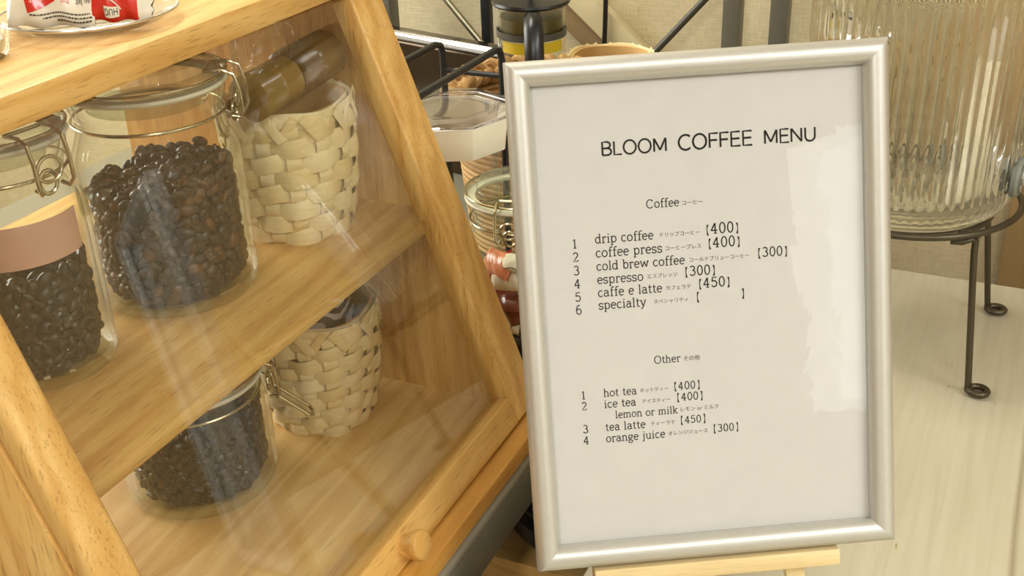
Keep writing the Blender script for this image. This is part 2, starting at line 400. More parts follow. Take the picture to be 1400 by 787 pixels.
MB().box((2.93, -2.06, 0.99), (2.94, -0.94, 2.01)).build('pane', emit('daylit window', (0.9, 0.96, 1.0, 1), 0.7), wo, smooth=False)
wf = MB()
for a, b in (((-2.17, 0.02, 1.05), (-2.1, 1.22, 1.09)), ((-2.17, 0.02, 2.01), (-2.1, 1.22, 2.05)), ((-2.17, 0.02, 1.09), (-2.1, 0.06, 2.01)),
             ((-2.17, 1.18, 1.09), (-2.1, 1.22, 2.01)), ((-2.16, 0.60, 1.09), (-2.11, 0.64, 2.01))): wf.box(a, b)
wo = struct('added_window_2', wf, M_CEIL, smooth=False)  # added unseen window, glows to bring light into the case
MB().box((-2.14, 0.06, 1.09), (-2.13, 1.18, 2.01)).build('pane', emit('glowing added left window', (0.95, 0.97, 1.0, 1), 1.2), wo, smooth=False)
for i, (x, y, p) in enumerate(LAMPS):
    t = thing('ceiling_light', ('ceiling light panel above the rear wall', 'ceiling light panel to the right of the photographer', 'ceiling light panel behind the photographer',
                                'ceiling light panel beyond the right end of the white table')[i], 'ceiling light', (x, y, 2.45), 'ceiling light panels')
    MB().box((-0.17, -0.58, -0.03), (-0.14, 0.58, 0)).box((0.14, -0.58, -0.03), (0.17, 0.58, 0)).box((-0.14, -0.58, -0.03), (0.14, -0.55, 0)).box((-0.14, 0.55, -0.03), (0.14, 0.58, 0)).build('housing', M_CEIL, t, smooth=False)
    MB().box((-0.14, -0.55, -0.028), (0.14, 0.55, -0.022)).build('diffuser', emit('lit diffuser', (1, 0.95, 0.85, 1), 2.0), t, smooth=False)

# ------------------------------------------------------------------ white table
t = thing('table', 'cream painted wooden table carrying the menu and the glass dispenser', 'table', (0.45, 0.7, 0))
MB().box((-0.688, -0.5, 0.69), (0.95, 0.5, 0.72)).build('table_top', M_TABLE, t, bevel=0.002)
MB().box((-0.64, -0.44, 0.61), (0.89, -0.42, 0.69)).box((-0.64, 0.42, 0.61), (0.89, 0.44, 0.69)).box((-0.64, -0.42, 0.61), (-0.62, 0.42, 0.69)).box((0.87, -0.42, 0.61), (0.89, 0.42, 0.69)).build('apron', M_TABLE, t, smooth=False)
for sx in (-0.64, 0.84):
    for sy in (-0.44, 0.39):
        MB().box((sx, sy, 0), (sx + 0.05, sy + 0.05, 0.61)).build('leg', M_TABLE, t, bevel=0.003)
# ------------------------------------------------------------------ grey table under the case, with lower board
t = thing('side_table', 'grey edged side table under the wooden display case', 'table', (-0.72, 0.70, 0))
MB().box((-0.40, -0.65, 0.717), (0.412, 0.58, 0.7555)).build('table_edge', M_GREY, t, bevel=0.002)
MB().box((-0.40, -0.65, 0.7555), (0.412, 0.58, 0.762)).build('table_top', M_TOPG, t, bevel=0.001)
MB().box((-0.38, -0.021, 0.615), (0.60, 0.56, 0.64)).build('lower_shelf', W_LOW, t, bevel=0.001)
for sx in (-0.39, 0.30):
    for sy in (-0.64, 0.53):
        MB().box((sx, sy, 0), (sx + 0.035, sy + 0.035, 0.717)).build('leg', M_BLACKM, t, bevel=0.002)
# black bin in the dark under the lower board
t = thing('storage_bin', 'black storage bin in the dark below the side table shelf', 'bin', (-0.42, 0.56, 0))
MB().box((-0.2, -0.14, 0), (0.2, 0.12, 0.42)).build('bin_body', M_BLACK, t, bevel=0.02)
MB().box((-0.21, -0.15, 0.42), (0.21, 0.13, 0.445)).build('lid', M_BLACKM, t, bevel=0.008)
# black kettle bowl between the tables
t = thing('pot', 'black round pot on the lower shelf between the two tables', 'pot', (-0.288, 0.752, 0.64))
MB().lathe([(0.0, 0.0), (0.050, 0.0), (0.067, 0.008), (0.075, 0.020), (0.074, 0.034), (0.067, 0.042), (0.064, 0.042), (0.070, 0.032), (0.071, 0.020), (0.063, 0.011), (0.0, 0.004)]).build('pot_body', M_BLACK, t)
MB().tube([(0.0655 * cos(a), 0.0655 * sin(a), 0.0425) for a in [2 * PI * i / 48 for i in range(48)]], 0.003, closed=True).build('rim', M_BLACKM, t)

# ------------------------------------------------------------------ display case
TILT = 0.367
XG = lambda z: -0.3326 - TILT * (z - 0.8038)
SD = Vector((-TILT, 0, 1)).normalized()        # up the slanted front
SN = Vector((1, 0, TILT)).normalized()         # out of the slanted front
Y0, Y1 = 0.2995, 0.722
ZF, ZB = 0.7785, 0.762
case = thing('display_case', 'honey wood tabletop display case with slanted glass door holding jars and baskets', 'display case', (-0.5, 0.508, ZB))
O = case.location
MB().at(O).box((-0.71, Y0 - 0.004, ZB), (-0.311, Y1 + 0.02, ZF)).build('base_board', W_BOARD, case, bevel=0.002)
MB().at(O).box((-0.69, Y0 + 0.018, ZF), (-0.352, Y1 - 0.016, ZF + 0.0015)).build('floor_panel', W_FLOOR, case, bevel=0.0004)
XB = -0.70
for nm, ya, yb in (('side_panel', Y0, Y0 + 0.016), ('side_panel', Y1 - 0.016, Y1)):
    back = 0.0185
    MB().at(O).prism([(XB, ya, ZF), (XG(ZF) - back, ya, ZF), (XG(1.1128) - back, ya, 1.1128), (XB, ya, 1.1128)], (0, yb - ya, 0)).build(nm, W_Z, case, bevel=0.0012)
MB().at(O).box((XB - 0.008, Y0 + 0.016, ZF), (XB, Y1 - 0.016, ZF + 0.018)).build('back_rail', W_Y, case, bevel=0.001)
MB().at(O).box((XB - 0.012, Y0 - 0.006, 1.1128), (-0.4464, Y1 + 0.006, 1.1312)).build('top_board', W_Y, case, bevel=0.0025)
MB().at(O).box((XB, Y0 + 0.016, 0.9345), (-0.398, Y1 - 0.016, 0.9455)).build('shelf', W_Y, case, bevel=0.001)
def slant(y, z, d=0.0):   # point on the slanted front, d metres out of it
    p = Vector((XG(z), y, z)) + SN * d; return p
door = bpy.data.objects.new('door', None); C.objects.link(door); door.parent = case
def rail_(ya, yb, za, zb, ta=-0.018, tb=0.0, m=W_Z, name='stile', bev=0.002):
    vs = []
    for d in (ta, tb):
        for (y, z) in ((ya, za), (yb, za), (yb, zb), (ya, zb)): vs.append(slant(y, z, d))
    return MB().at(O).add(vs, [(0, 3, 2, 1), (4, 5, 6, 7), (0, 1, 5, 4), (1, 2, 6, 5), (2, 3, 7, 6), (3, 0, 4, 7)]).build(name, m, door, bevel=bev, seg=3)
ZR0, ZR1, ZT = 0.7815, 0.8035, 1.1115
rail_(Y0 + 0.001, 0.325, ZR0, ZT, bev=0.005)
rail_(0.684, Y1, ZR0, ZT, bev=0.002)
rail_(0.325, 0.684, ZR0, ZR1, m=W_Y, name='bottom_rail', bev=0.0015)
rail_(0.321, 0.688, ZR1 - 0.006, ZT + 0.001, ta=-0.0125, tb=-0.0095, m=G_PANE, name='glass_pane', bev=0.0)
kc = slant(0.506, 0.7925)
kb = MB().at(O); ku = Vector((0, 1, 0)); kv = SD
prof = [(0.0075, -0.001), (0.0075, 0.002), (0.0088, 0.006), (0.0102, 0.011), (0.0106, 0.0135), (0.0100, 0.0155), (0.0085, 0.0165), (0.0, 0.0168)]
vs = []; fs = []; n = 40
for r, d in prof:
    for k in range(n):
        q = 2 * PI * k / n; vs.append(kc + (ku * cos(q) + kv * sin(q)) * r + SN * d)
for i in range(len(prof) - 1):
    for k in range(n): fs.append((i * n + k, i * n + (k + 1) % n, (i + 1) * n + (k + 1) % n, (i + 1) * n + k))
kb.add(vs, fs).build('knob', W_Y, door)

# ------------------------------------------------------------------ swing top jars
def jar(name, label, base, r, zs, zn, zl, rl, hl, ang, group='clear swing top jars', spread=0.36, lever=0.0, mat=G_JAR):
    """zs shoulder height, zn neck height, zl seal height, rl lid radius, hl lid top; ang: where the clasp sits"""
    t = thing(name, label, 'jar', base, group)
    rn = rl - 0.005; th = 0.003
    outer = [(0.0, 0.003), (r * 0.55, 0.002), (r * 0.82, 0.0), (r * 0.93, 0.001), (r * 0.985, 0.006), (r, 0.014), (r, zs * 0.6), (r * 0.995, zs)]
    for i in range(1, 8):
        q = i / 7; s_ = q * q * (3 - 2 * q); outer.append((r + (rn - r) * s_, zs + (zn - zs) * q))
    outer += [(rn + 0.0005, zn + 0.004), (rn + 0.0038, zl - 0.006), (rn + 0.004, zl - 0.002), (rn + 0.002, zl - 0.001)]
    inner = [(max(0.0, a - th), b) for a, b in reversed(outer[6:])] + [(r * 0.93, 0.009), (r * 0.8, 0.006), (0.0, 0.006)]
    MB().lathe(outer + inner).build('jar_body', mat, t)
    MB().lathe([(rl - 0.008, zl - 0.001), (rl, zl - 0.001), (rl + 0.0012, zl + 0.0005), (rl, zl + 0.002), (rl - 0.008, zl + 0.002)], closed=True).build('seal', M_RUBBER, t)
    MB().lathe([(0.0, zl - 0.012), (rn - 0.008, zl - 0.012), (rn - 0.006, zl), (rl - 0.001, zl + 0.0022), (rl + 0.0002, zl + 0.004), (rl - 0.0008, zl + 0.0075), (rl - 0.006, zl + 0.009),
                (rl - 0.009, zl + 0.0085), (rl - 0.011, hl - 0.002), (rl * 0.6, hl), (0.0, hl)]).build('lid', G_LID, t)
    wz = zn + 0.0015
    MB().tube(circle((0, 0, 0), rn + 0.0022, 56, wz), 0.0011, closed=True, seg=8).build('neck_wire', M_WIRE, t)
    # lid band wire across the rim and the clasp that hooks down over it
    MB().tube(circle((0, 0, 0), rl + 0.0006, 56, zl + 0.0062), 0.0010, closed=True, seg=8).build('lid_wire', M_WIRE, t)
    cl = MB(); e = Vector((cos(ang), sin(ang), 0)); s_ = Vector((-sin(ang), cos(ang), 0)); z = Vector((0, 0, 1))
    hw = 0.011
    for sg in (-1, 1):
        a = s_ * hw * sg
        cl.tube([e * (rl - 0.010) + a + z * (zl + 0.0085), e * (rl + 0.001) + a + z * (zl + 0.009), e * (rl + 0.0075) + a + z * (zl + 0.006), e * (rl + 0.010) + a + z * (zl - 0.004),
                 e * (rl + 0.0105) + a + z * (zl - 0.018), e * (rl + 0.0085) + a * 0.8 + z * (zl - 0.022), e * (rl + 0.003) + a * 0.75 + z * (zl - 0.021)], 0.0012, seg=8)
    cl.tube([e * (rl - 0.010) - s_ * hw + z * (zl + 0.0085), e * (rl - 0.010) + s_ * hw + z * (zl + 0.0085)], 0.0012, seg=8)
    # linking eye below
    cl.tube([e * (rl + 0.003) + s_ * (hw * 0.5 * cos(q)) + z * (wz - 0.001 + 0.0065 * sin(q)) for q in [2 * PI * k / 24 for k in range(24)]], 0.0012, closed=True, seg=8)
    cl.tube([e * (rl + 0.0065) + s_ * (hw * 0.7 * cos(q)) + z * (wz + 0.007 + 0.007 * sin(q)) for q in [2 * PI * k / 24 for k in range(24)]], 0.0011, closed=True, seg=8)
    co = cl.build('clasp', M_WIRE, t)
    if lever:
        lv = MB(); p0 = e * (rl + 0.006) + z * (zl - 0.020); dn = (e * 0.72 - z * 0.69).normalized()
        lv.tube([p0 - s_ * 0.006, p0 - s_ * 0.0065 + dn * lever * 0.9, p0 - s_ * 0.003 + dn * lever, p0 + s_ * 0.003 + dn * lever, p0 + s_ * 0.0065 + dn * lever * 0.9, p0 + s_ * 0.006], 0.0013, seg=8)
        lv.build('lever', M_WIRE, co)
    return t
def beans(name, label, base, r, z0, z1, mat, seed, tilt=0.0, size=1.0):
    rnd = random.Random(seed); b = MB(); bx, by, bz = base
    top = lambda x, y: z1 + tilt * (0.7 * x + 0.7 * y) / max(r, 1e-6) * 0.012
    core = []; b.lathe([(0.0, z0 + 0.001), (r - 0.009, z0 + 0.001), (r - 0.008, z0 + 0.01), (r - 0.008, z1 - 0.008), (0.0, z1 - 0.004)], seg=32)
    def bean(x, y, z, nrm):
        R_ = Vector((0, 0, 1)).rotation_difference(Vector(nrm)).to_matrix() @ Matrix.Rotation(rnd.uniform(0, PI), 3, 'Z') @ Matrix.Rotation(rnd.gauss(0, 0.5), 3, 'X')
        if rnd.random() < 0.5: R_ = R_ @ Matrix.Rotation(PI, 3, 'X')
        k = rnd.uniform(0.85, 1.1) * size
        b.ellipsoid((x, y, z), (0.0056 * k, 0.0042 * k, 0.0030 * k), R_, 10, 7, 0.45)
    n = int(2 * PI * r / (0.0078 * size)); rows = int((z1 - z0) / (0.0066 * size)) + 1
    for j in range(rows):
        for i in range(n):
            q = 2 * PI * (i + 0.5 * (j % 2)) / n + rnd.uniform(-0.04, 0.04); z = z0 + 0.004 + (z1 - z0 - 0.004) * j / max(1, rows - 1) + rnd.uniform(-0.0015, 0.0015)
            rr = r - 0.0052 - rnd.uniform(0, 0.0025)
            if z - z0 < 0.008: rr -= 0.003
            x, y = rr * cos(q), rr * sin(q)
            if z > top(x, y) + 0.001: continue
            bean(x, y, z, (cos(q), sin(q), rnd.uniform(-0.3, 0.3)))
    for i in range(int(5.2 * (r / 0.0066 / size) ** 2 / 3.2)):
        rr = (r - 0.006) * math.sqrt(rnd.random()); q = rnd.uniform(0, 2 * PI); x, y = rr * cos(q), rr * sin(q)
        bean(x, y, top(x, y) + rnd.uniform(-0.004, 0.003), (rnd.gauss(0, 0.4), rnd.gauss(0, 0.4), 1))
    o = b.build(name, mat); o.location = base
    return tag(o, label, 'coffee beans', kind='stuff')

ZS = 0.9455
BIG = (-0.503, 0.529, ZS)
jar('swing_top_jar', 'large clear swing top jar of brown coffee beans at the middle of the upper shelf', BIG, 0.0535, 0.092, 0.122, 0.142, 0.0505, 0.158, math.radians(28))
beans('coffee_beans', 'dark brown coffee beans with a few paler ones filling the large upper jar', BIG, 0.050, 0.007, 0.083, M_BEAN, 3, tilt=0.6)
SML = (-0.512, 0.417, ZS)
sj = jar('swing_top_jar', 'smaller clear swing top jar at the left end of the upper shelf, pink painted reflection inside', SML, 0.0415, 0.098, 0.124, 0.143, 0.0385, 0.158, math.radians(-8))
beans('coffee_beans', 'near black coffee beans low in the smaller jar at left of the upper shelf', SML, 0.038, 0.007, 0.066, M_BEANB, 5)
pl = MB(); a0, a1 = math.radians(-75), math.radians(20); rr = 0.0375  # curved pink patch imitates a reflection in the jar glass
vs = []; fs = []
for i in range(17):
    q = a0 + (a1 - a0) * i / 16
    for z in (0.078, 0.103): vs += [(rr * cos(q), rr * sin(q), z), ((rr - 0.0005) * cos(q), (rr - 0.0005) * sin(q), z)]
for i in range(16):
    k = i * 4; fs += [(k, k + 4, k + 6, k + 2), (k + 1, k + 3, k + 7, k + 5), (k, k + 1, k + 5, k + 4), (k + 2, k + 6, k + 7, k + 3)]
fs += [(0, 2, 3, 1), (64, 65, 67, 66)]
ps = pl.add(vs, fs).build('painted_reflection', M_PINK); ps.location = SML
tag(ps, 'painted pink reflection patch curled inside the smaller jar at left', 'reflection patch')
LOW = (-0.515, 0.530, ZF + 0.0015)
jar('swing_top_jar', 'low wide swing top jar of black beans under the shelf, clasp lever hanging open', LOW, 0.0555, 0.060, 0.077, 0.0905, 0.0535, 0.1, math.radians(35), lever=0.036)
beans('coffee_beans', 'black coffee beans filling the low wide jar on the case floor', LOW, 0.052, 0.007, 0.064, M_BEANB, 8)

# ------------------------------------------------------------------ woven baskets
def basket(label, base, rb, rt, h, rows, n=14, seed=1, group='pale woven bamboo baskets', rot=0.2):
    rnd = random.Random(seed); t = thing('woven_basket', label, 'basket', base, group)
    amp = 0.0022
    def R(th, z):
        k = z / h; r = rb + (rt - rb) * (k ** 0.8) + 0.003 * sin(PI * k)
        c, s = abs(cos(th - rot)), abs(sin(th - rot))
        p = 3.2; sq = 1 / ((c ** p + s ** p) ** (1 / p))
        return r * (0.55 + 0.45 * sq)
    body = MB(); hr = h * 0.93 / rows
    for j in range(rows):
        zc = hr * (j + 0.5); pts = []; nr = []; sd = []; M = n * 8
        ph = rnd.uniform(0, 6); wj = hr * rnd.uniform(1.16, 1.30)
        for i in range(M):
            th = 2 * PI * i / M; z = zc + 0.0010 * sin(3 * th + ph) + 0.0006 * sin(7 * th + ph) + 0.0010 * sin(n / 2 * th + PI * j)
            r = R(th, z) + amp * cos(n / 2 * th + PI * j)
            pts.append((r * cos(th), r * sin(th), z)); nr.append((cos(th), sin(th), 0.0))
            tw = 0.12 * sin(n / 4 * th + ph); sd.append((cos(th) * tw, sin(th) * tw, 1))
        body.ribbon(pts, nr, sd, wj, 0.0014, True)
    for k in range(n):
        th = 2 * PI * k / n + rnd.uniform(-0.02, 0.02); pts = []; nr = []; sd = []
        for i in range(rows * 4 + 1):
            z = h * 0.95 * i / (rows * 4); r = R(th, z) - amp * 0.9 * cos(PI * k) * cos(PI * (z / hr - 0.5))
            pts.append((r * cos(th), r * sin(th), z)); nr.append((cos(th), sin(th), 0)); sd.append((-sin(th), cos(th), 0))
        body.ribbon(pts, nr, sd, 0.0105, 0.0010)
    body.build('woven_body', M_STRAW, t, angle=60)
    MB().lathe([(0.0, 0.0005), (rb * 0.98, 0.0005), (rb * 0.98, 0.003), (0.0, 0.003)], seg=36).build('bottom', M_STRAWB, t)
    lin = MB(); m = 60; vs = []; fs = []
    for zz, ins in ((0.002, 0.0045), (h * 0.3, 0.0045), (h * 0.6, 0.0045), (h * 0.985, 0.0035), (h * 0.985, 0.0055), (h * 0.6, 0.0065), (h * 0.3, 0.0065), (0.002, 0.0065)):
        for i in range(m):
            th = 2 * PI * i / m; r = R(th, zz) - ins; vs.append((r * cos(th), r * sin(th), zz))
    for a in range(7):
        for i in range(m): fs.append((a * m + i, a * m + (i + 1) % m, (a + 1) * m + (i + 1) % m, (a + 1) * m + i))
    lin.add(vs, fs).build('lining', M_STRAWB, t)
    rim = MB(); nx = 12
    for sgn, ro in ((1, 0.0022), (-1, 0.0034)):
        for k in range(nx):
            th0 = 2 * PI * (k + 0.25 * sgn) / nx; pts = []; nr = []; sd = []
            for i in range(10):
                u = i / 9; th = th0 + sgn * 2 * PI / nx * 0.55 * (u - 0.5)
                z = h - 0.018 + 0.0165 * min(1, u * 1.25) - (0.004 if u > 0.88 else 0); r = R(th, min(z, h)) + ro * (1 if u < 0.8 else (1 - (u - 0.8) * 6))
                pts.append((r * cos(th), r * sin(th), z)); nr.append((cos(th), sin(th), 0.2))
                sd.append((-sin(th) * 0.8, cos(th) * 0.8, -0.6 * sgn))
            rim.ribbon(pts, nr, sd, 0.0072, 0.0009)
    for k in range(2):
        pts = []; nr = []; sd = []
        for i in range(90):
            th = 2 * PI * i / 90; r = R(th, h) + (0.001 if k else -0.0035); pts.append((r * cos(th), r * sin(th), h - 0.006 + 0.001 * sin(5 * th))); nr.append((cos(th), sin(th), 0)); sd.append((0, 0, 1))
        rim.ribbon(pts, nr, sd, 0.010, 0.0014, True)
    rim.build('rim', M_STRAW, t, angle=60)
    return t
B1 = (-0.486, 0.648, ZS)
basket('pale woven basket on the upper shelf holding a cellophane wrapped brown pack', B1, 0.038, 0.0455, 0.100, 8, seed=2)
B2 = (-0.481, 0.644, ZF + 0.0015)
basket('pale woven basket on the case floor holding a navy patterned pouch', B2, 0.037, 0.0475, 0.100, 10, n=16, seed=4)
basket('pale woven basket mostly hidden behind the top edge of the menu', (-0.438, 1.20, 0.762), 0.040, 0.048, 0.172, 12, seed=7)
# ribbed brown pots in cellophane, lying tilted in the upper basket
pk = thing('wrapped_pack', 'brown ribbed pack in crinkled cellophane sticking out of the upper basket', 'packet', (-0.474, 0.641, 1.0635))
ax = Vector((0.0, 0.995, 0.06)).normalized(); u = ax.orthogonal().normalized(); v = ax.cross(u)
def axial(prof, c, seg=40):
    vs = []; fs = []
    for d, r in prof:
        for k in range(seg):
            q = 2 * PI * k / seg; vs.append(Vector(c) + ax * d + (u * cos(q) + v * sin(q)) * r)
    for i in range(len(prof) - 1):
        for k in range(seg): fs.append((i * seg + k, i * seg + (k + 1) % seg, (i + 1) * seg + (k + 1) % seg, (i + 1) * seg + k))
    fs.append(tuple(range(seg - 1, -1, -1))); fs.append(tuple((len(prof) - 1) * seg + k for k in range(seg)))
    return MB().add(vs, fs)
pr = [(-0.050, 0.010), (-0.0495, 0.0135)]
for i in range(7): pr += [(-0.048 + i * 0.0032, 0.0165), (-0.0464 + i * 0.0032, 0.0148)]
pr += [(-0.025, 0.0165), (-0.006, 0.0165), (-0.004, 0.012)]
axial(pr, (0, 0, 0)).build('ribbed_cap', M_AMBER, pk)
pr = [(-0.004, 0.010), (-0.0035, 0.0155)]
for i in range(6): pr += [(-0.002 + i * 0.004, 0.018), (0.000 + i * 0.004, 0.0162)]
pr += [(0.023, 0.018), (0.047, 0.0175), (0.048, 0.010)]
axial(pr, (0, 0, 0.001)).build('ribbed_body', M_AMBER2, pk)
rnd = random.Random(11)
cv = MB(); vs = []; fs = []; nu, nv_ = 44, 18
for j in range(nv_ + 1):
    w_ = j / nv_
    for i in range(nu):
        q = 2 * PI * i / nu; k = 1 + 0.08 * sin(5 * q + 3 * w_) + 0.06 * sin(9 * q - 7 * w_) + rnd.uniform(-0.03, 0.03)
        vs.append(Vector((-0.006 + cos(q) * 0.019 * k * (1 - 0.3 * w_), -0.008 - 0.012 * w_ + sin(q) * 0.040 * k * (1 - 0.35 * w_), -0.022 + 0.068 * w_ + 0.004 * sin(3 * q) * w_)))
for j in range(nv_):
    for i in range(nu): fs.append((j * nu + i, j * nu + (i + 1) % nu, (j + 1) * nu + (i + 1) % nu, (j + 1) * nu + i))
cv.add(vs, fs).build('cellophane_wrap', G_CELLO, pk, fix=True)
# navy pouch in the lower basket
np_ = MB(); rnd = random.Random(5)
vs = []; fs = []; nu, nv_ = 28, 16
for j in range(nv_ + 1):
    a = PI * j / nv_
    for i in range(nu):
        q = 2 * PI * i / nu; k = 1 + 0.07 * sin(3 * q + 2 * a) + 0.05 * sin(5 * a + q)
        vs.append((0.034 * sin(a) * cos(q) * k, 0.038 * sin(a) * sin(q) * k, 0.062 * cos(a) * (1 + 0.05 * sin(2 * q))))
for j in range(nv_):
    for i in range(nu): fs.append((j * nu + i, (j + 1) * nu + i, (j + 1) * nu + (i + 1) % nu, j * nu + (i + 1) % nu))
po = np_.add(vs, fs).build('patterned_pouch', M_NAVY); po.location = (B2[0], B2[1] + 0.002, B2[2] + 0.066)
tag(po, 'navy and white swirl patterned pouch standing in the lower basket', 'pouch')

# ------------------------------------------------------------------ on top of the case
ZTOP = 1.1312
PLC = (-0.508, 0.501, ZTOP)
MB_pl = MB().lathe([(0.0, 0.0), (0.034, 0.0), (0.037, 0.001), (0.044, 0.003), (0.0495, 0.0065), (0.0510, 0.008), (0.0505, 0.0085), (0.0490, 0.0082), (0.043, 0.0055), (0.036, 0.003), (0.0, 0.003)], seg=96)
po = MB_pl.build('glass_plate', G_CLEAR); po.location = PLC
tag(po, 'round clear glass plate of wrapped biscuits on top of the case', 'plate')
MB().tube(circle((0, 0, 0), 0.0508, 96, 0.0082), 0.0009, closed=True, seg=8).build('rim', M_CHROME, po)

def text_mesh(body, h=None, width=None, bold=0.0):
    fc = bpy.data.curves.new('txt', 'FONT'); fc.body = body; fc.size = 1; fc.offset = bold; fc.resolution_u = 3
    o = bpy.data.objects.new('txt', fc); C.objects.link(o)
    dg = bpy.context.evaluated_depsgraph_get(); me = bpy.data.meshes.new_from_object(o.evaluated_get(dg))
    vs = [v.co.copy() for v in me.vertices]; fs = [tuple(p.vertices) for p in me.polygons]
    bpy.data.objects.remove(o); bpy.data.curves.remove(fc); bpy.data.meshes.remove(me)
    x0 = min(v.x for v in vs); x1 = max(v.x for v in vs)
    vs = [Vector((v.x - x0, v.y, 0)) for v in vs]
    sx = sy = 1
    if h: sx = sy = h
    if width: sx = width / (x1 - x0); sy = sx if not h else h
    return [Vector((v.x * sx, v.y * sy, 0)) for v in vs], fs, (x1 - x0) * sx
def wrapper(label, loc, rotz, lean, wd, ht, th, paint, cat='biscuit'):
    """pillow pack standing on its long edge: u along, v up; paint(surface) adds printed parts"""
    M = Matrix.Translation(loc) @ Matrix.Rotation(rotz, 4, 'Z') @ Matrix.Rotation(lean, 4, 'X')
    t = thing('wrapped_biscuit', label, cat, mat=M, group='wrapped biscuits on the glass plate')
    def surf(u, v, off=0.0, side=-1):    # u in [-1,1], v in [0,1]; front faces -Y
        e = max(0, 1 - abs(u) ** 6) * max(0.0, (4 * v * (1 - v))) ** 0.45
        return Vector((u * wd / 2, side * (th / 2 * e + 0.0004 + off) + 0.0006 * sin(9 * u + 5 * v), v * ht + 0.001 * sin(7 * u) * (1 - v)))
    return t, surf
def patch(t, surf, name, mat, u0, u1, v0, v1, off=0.0, both=False, zig=None, nu=24, nv=14, quad=None):
    vs = []; fs = []
    for j in range(nv + 1):
        for i in range(nu + 1):
            a, b = i / nu, j / nv
            if quad:
                p = [Vector(q) for q in quad]; uv = (p[0] * (1 - a) + p[1] * a) * (1 - b) + (p[3] * (1 - a) + p[2] * a) * b; uu, vv = uv.x, uv.y
            else:
                uu, vv = u0 + (u1 - u0) * a, v0 + (v1 - v0) * b
                if zig and i == nu: uu += zig * (0.0 if j % 2 else 1.0)
                if zig and zig < 0 and i == 0: uu += zig * (0.0 if j % 2 else 1.0)
            vs.append(surf(uu, vv, off))
    m = nu + 1
    for j in range(nv):
        for i in range(nu): fs.append((j * m + i, j * m + i + 1, (j + 1) * m + i + 1, (j + 1) * m + i))
    if both:
        k0 = len(vs)
        for j in range(nv + 1):
            for i in range(nu + 1):
                a, b = i / nu, j / nv; uu, vv = u0 + (u1 - u0) * a, v0 + (v1 - v0) * b
                if zig and i == nu and zig > 0: uu += zig * (0.0 if j % 2 else 1.0)
                vs.append(surf(uu, vv, off, 1))
        for j in range(nv):
            for i in range(nu): fs.append((k0 + j * m + i, k0 + (j + 1) * m + i, k0 + (j + 1) * m + i + 1, k0 + j * m + i + 1))
    return MB().add(vs, fs).build(name, mat, t, fix=False)
def print_on(t, surf, name, mat, body, uc, vc, hgt, wd, ht, flip=True, width=None, slant_=0.0):
    vs, fs, tw = text_mesh(body, h=hgt, width=width)
    out = []
    for p in vs:
        x, y = p.x - tw / 2, p.y - hgt * 0.35
        y += slant_ * x
        if flip: x, y = -x, -y
        out.append(surf(uc + 2 * x / wd, vc + y / ht, 0.0004))
    return MB().add(out, fs).build(name, mat, t, smooth=False, fix=False)
face = math.atan2(0.38354767, 0.80304831)          # turn the packs to the viewer's side of the case
ctr = Vector(PLC)
t, sf = wrapper('cream wrapped biscuit with a red flag emblem on the glass plate', (-0.5135, 0.4760, ZTOP + 0.0040), face - 0.06, -0.42, 0.051, 0.034, 0.012, None)
wr_ = patch(t, sf, 'wrapper', M_CREAMW, -1, 1, 0, 1, both=True)
patch(t, sf, 'flag_emblem', M_RED, 0, 0, 0, 0, off=0.0002, quad=[(-0.45, 0.20), (0.20, 0.37), (0.12, 0.80), (-0.55, 0.62)], nu=10, nv=8)
print_on(t, sf, 'printed_emblem_word', M_CREAMW, 'Wernli', -0.17, 0.48, 0.0085, 0.051, 0.034, width=0.0105, slant_=0.2)
print_on(t, sf, 'printed_words', M_INK2, 'au lait', 0.80, 0.37, 0.0050, 0.051, 0.034, width=0.0075)
print_on(t, sf, 'printed_red_word', M_RED, 'mini', 0.43, 0.36, 0.0050, 0.051, 0.034, width=0.0045)
sm = MB()
for k, vv in enumerate((0.05, 0.11, 0.17)):
    rnd = random.Random(k); uu = -0.4 + 0.3 * (2 - k)
    while uu < 0.92:
        l_ = rnd.uniform(0.02, 0.07); sm.add([sf(uu, vv, 0.0004), sf(uu + l_, vv, 0.0004), sf(uu + l_, vv + 0.025, 0.0004), sf(uu, vv + 0.025, 0.0004)], [(0, 1, 2, 3)]); uu += l_ + 0.015
sm.build('small_print', M_INK2, t, smooth=False, fix=False)
t, sf = wrapper('red wrapped biscuit with a white zigzag end on the glass plate', (-0.4775, 0.4935, ZTOP + 0.0058), face - 0.06, -0.42, 0.037, 0.036, 0.012, None)
patch(t, sf, 'wrapper', M_RED, -1, 0.62, 0, 1, both=True)
patch(t, sf, 'crimped_end', M_CREAMW, 0.62, 0.97, 0, 1, both=True, zig=0.09, nu=8)
patch(t, sf, 'white_banner', M_CREAMW, 0, 0, 0, 0, off=0.0002, quad=[(-0.42, 0.05), (0.02, 0.05), (0.06, 0.20), (-0.42, 0.22)], nu=8, nv=4)
print_on(t, sf, 'printed_word', M_INK, 'HUG', -0.20, 0.13, 0.0052, 0.037, 0.036, width=0.0072)
vs = [sf(-0.46 + 0.56 * (i / 12), 0.36 - 0.22 * (i / 12) ** 2.2, 0.0006) for i in range(13)]
MB().tube(vs, 0.0004, seg=6).build('white_arc', M_CREAMW, t)
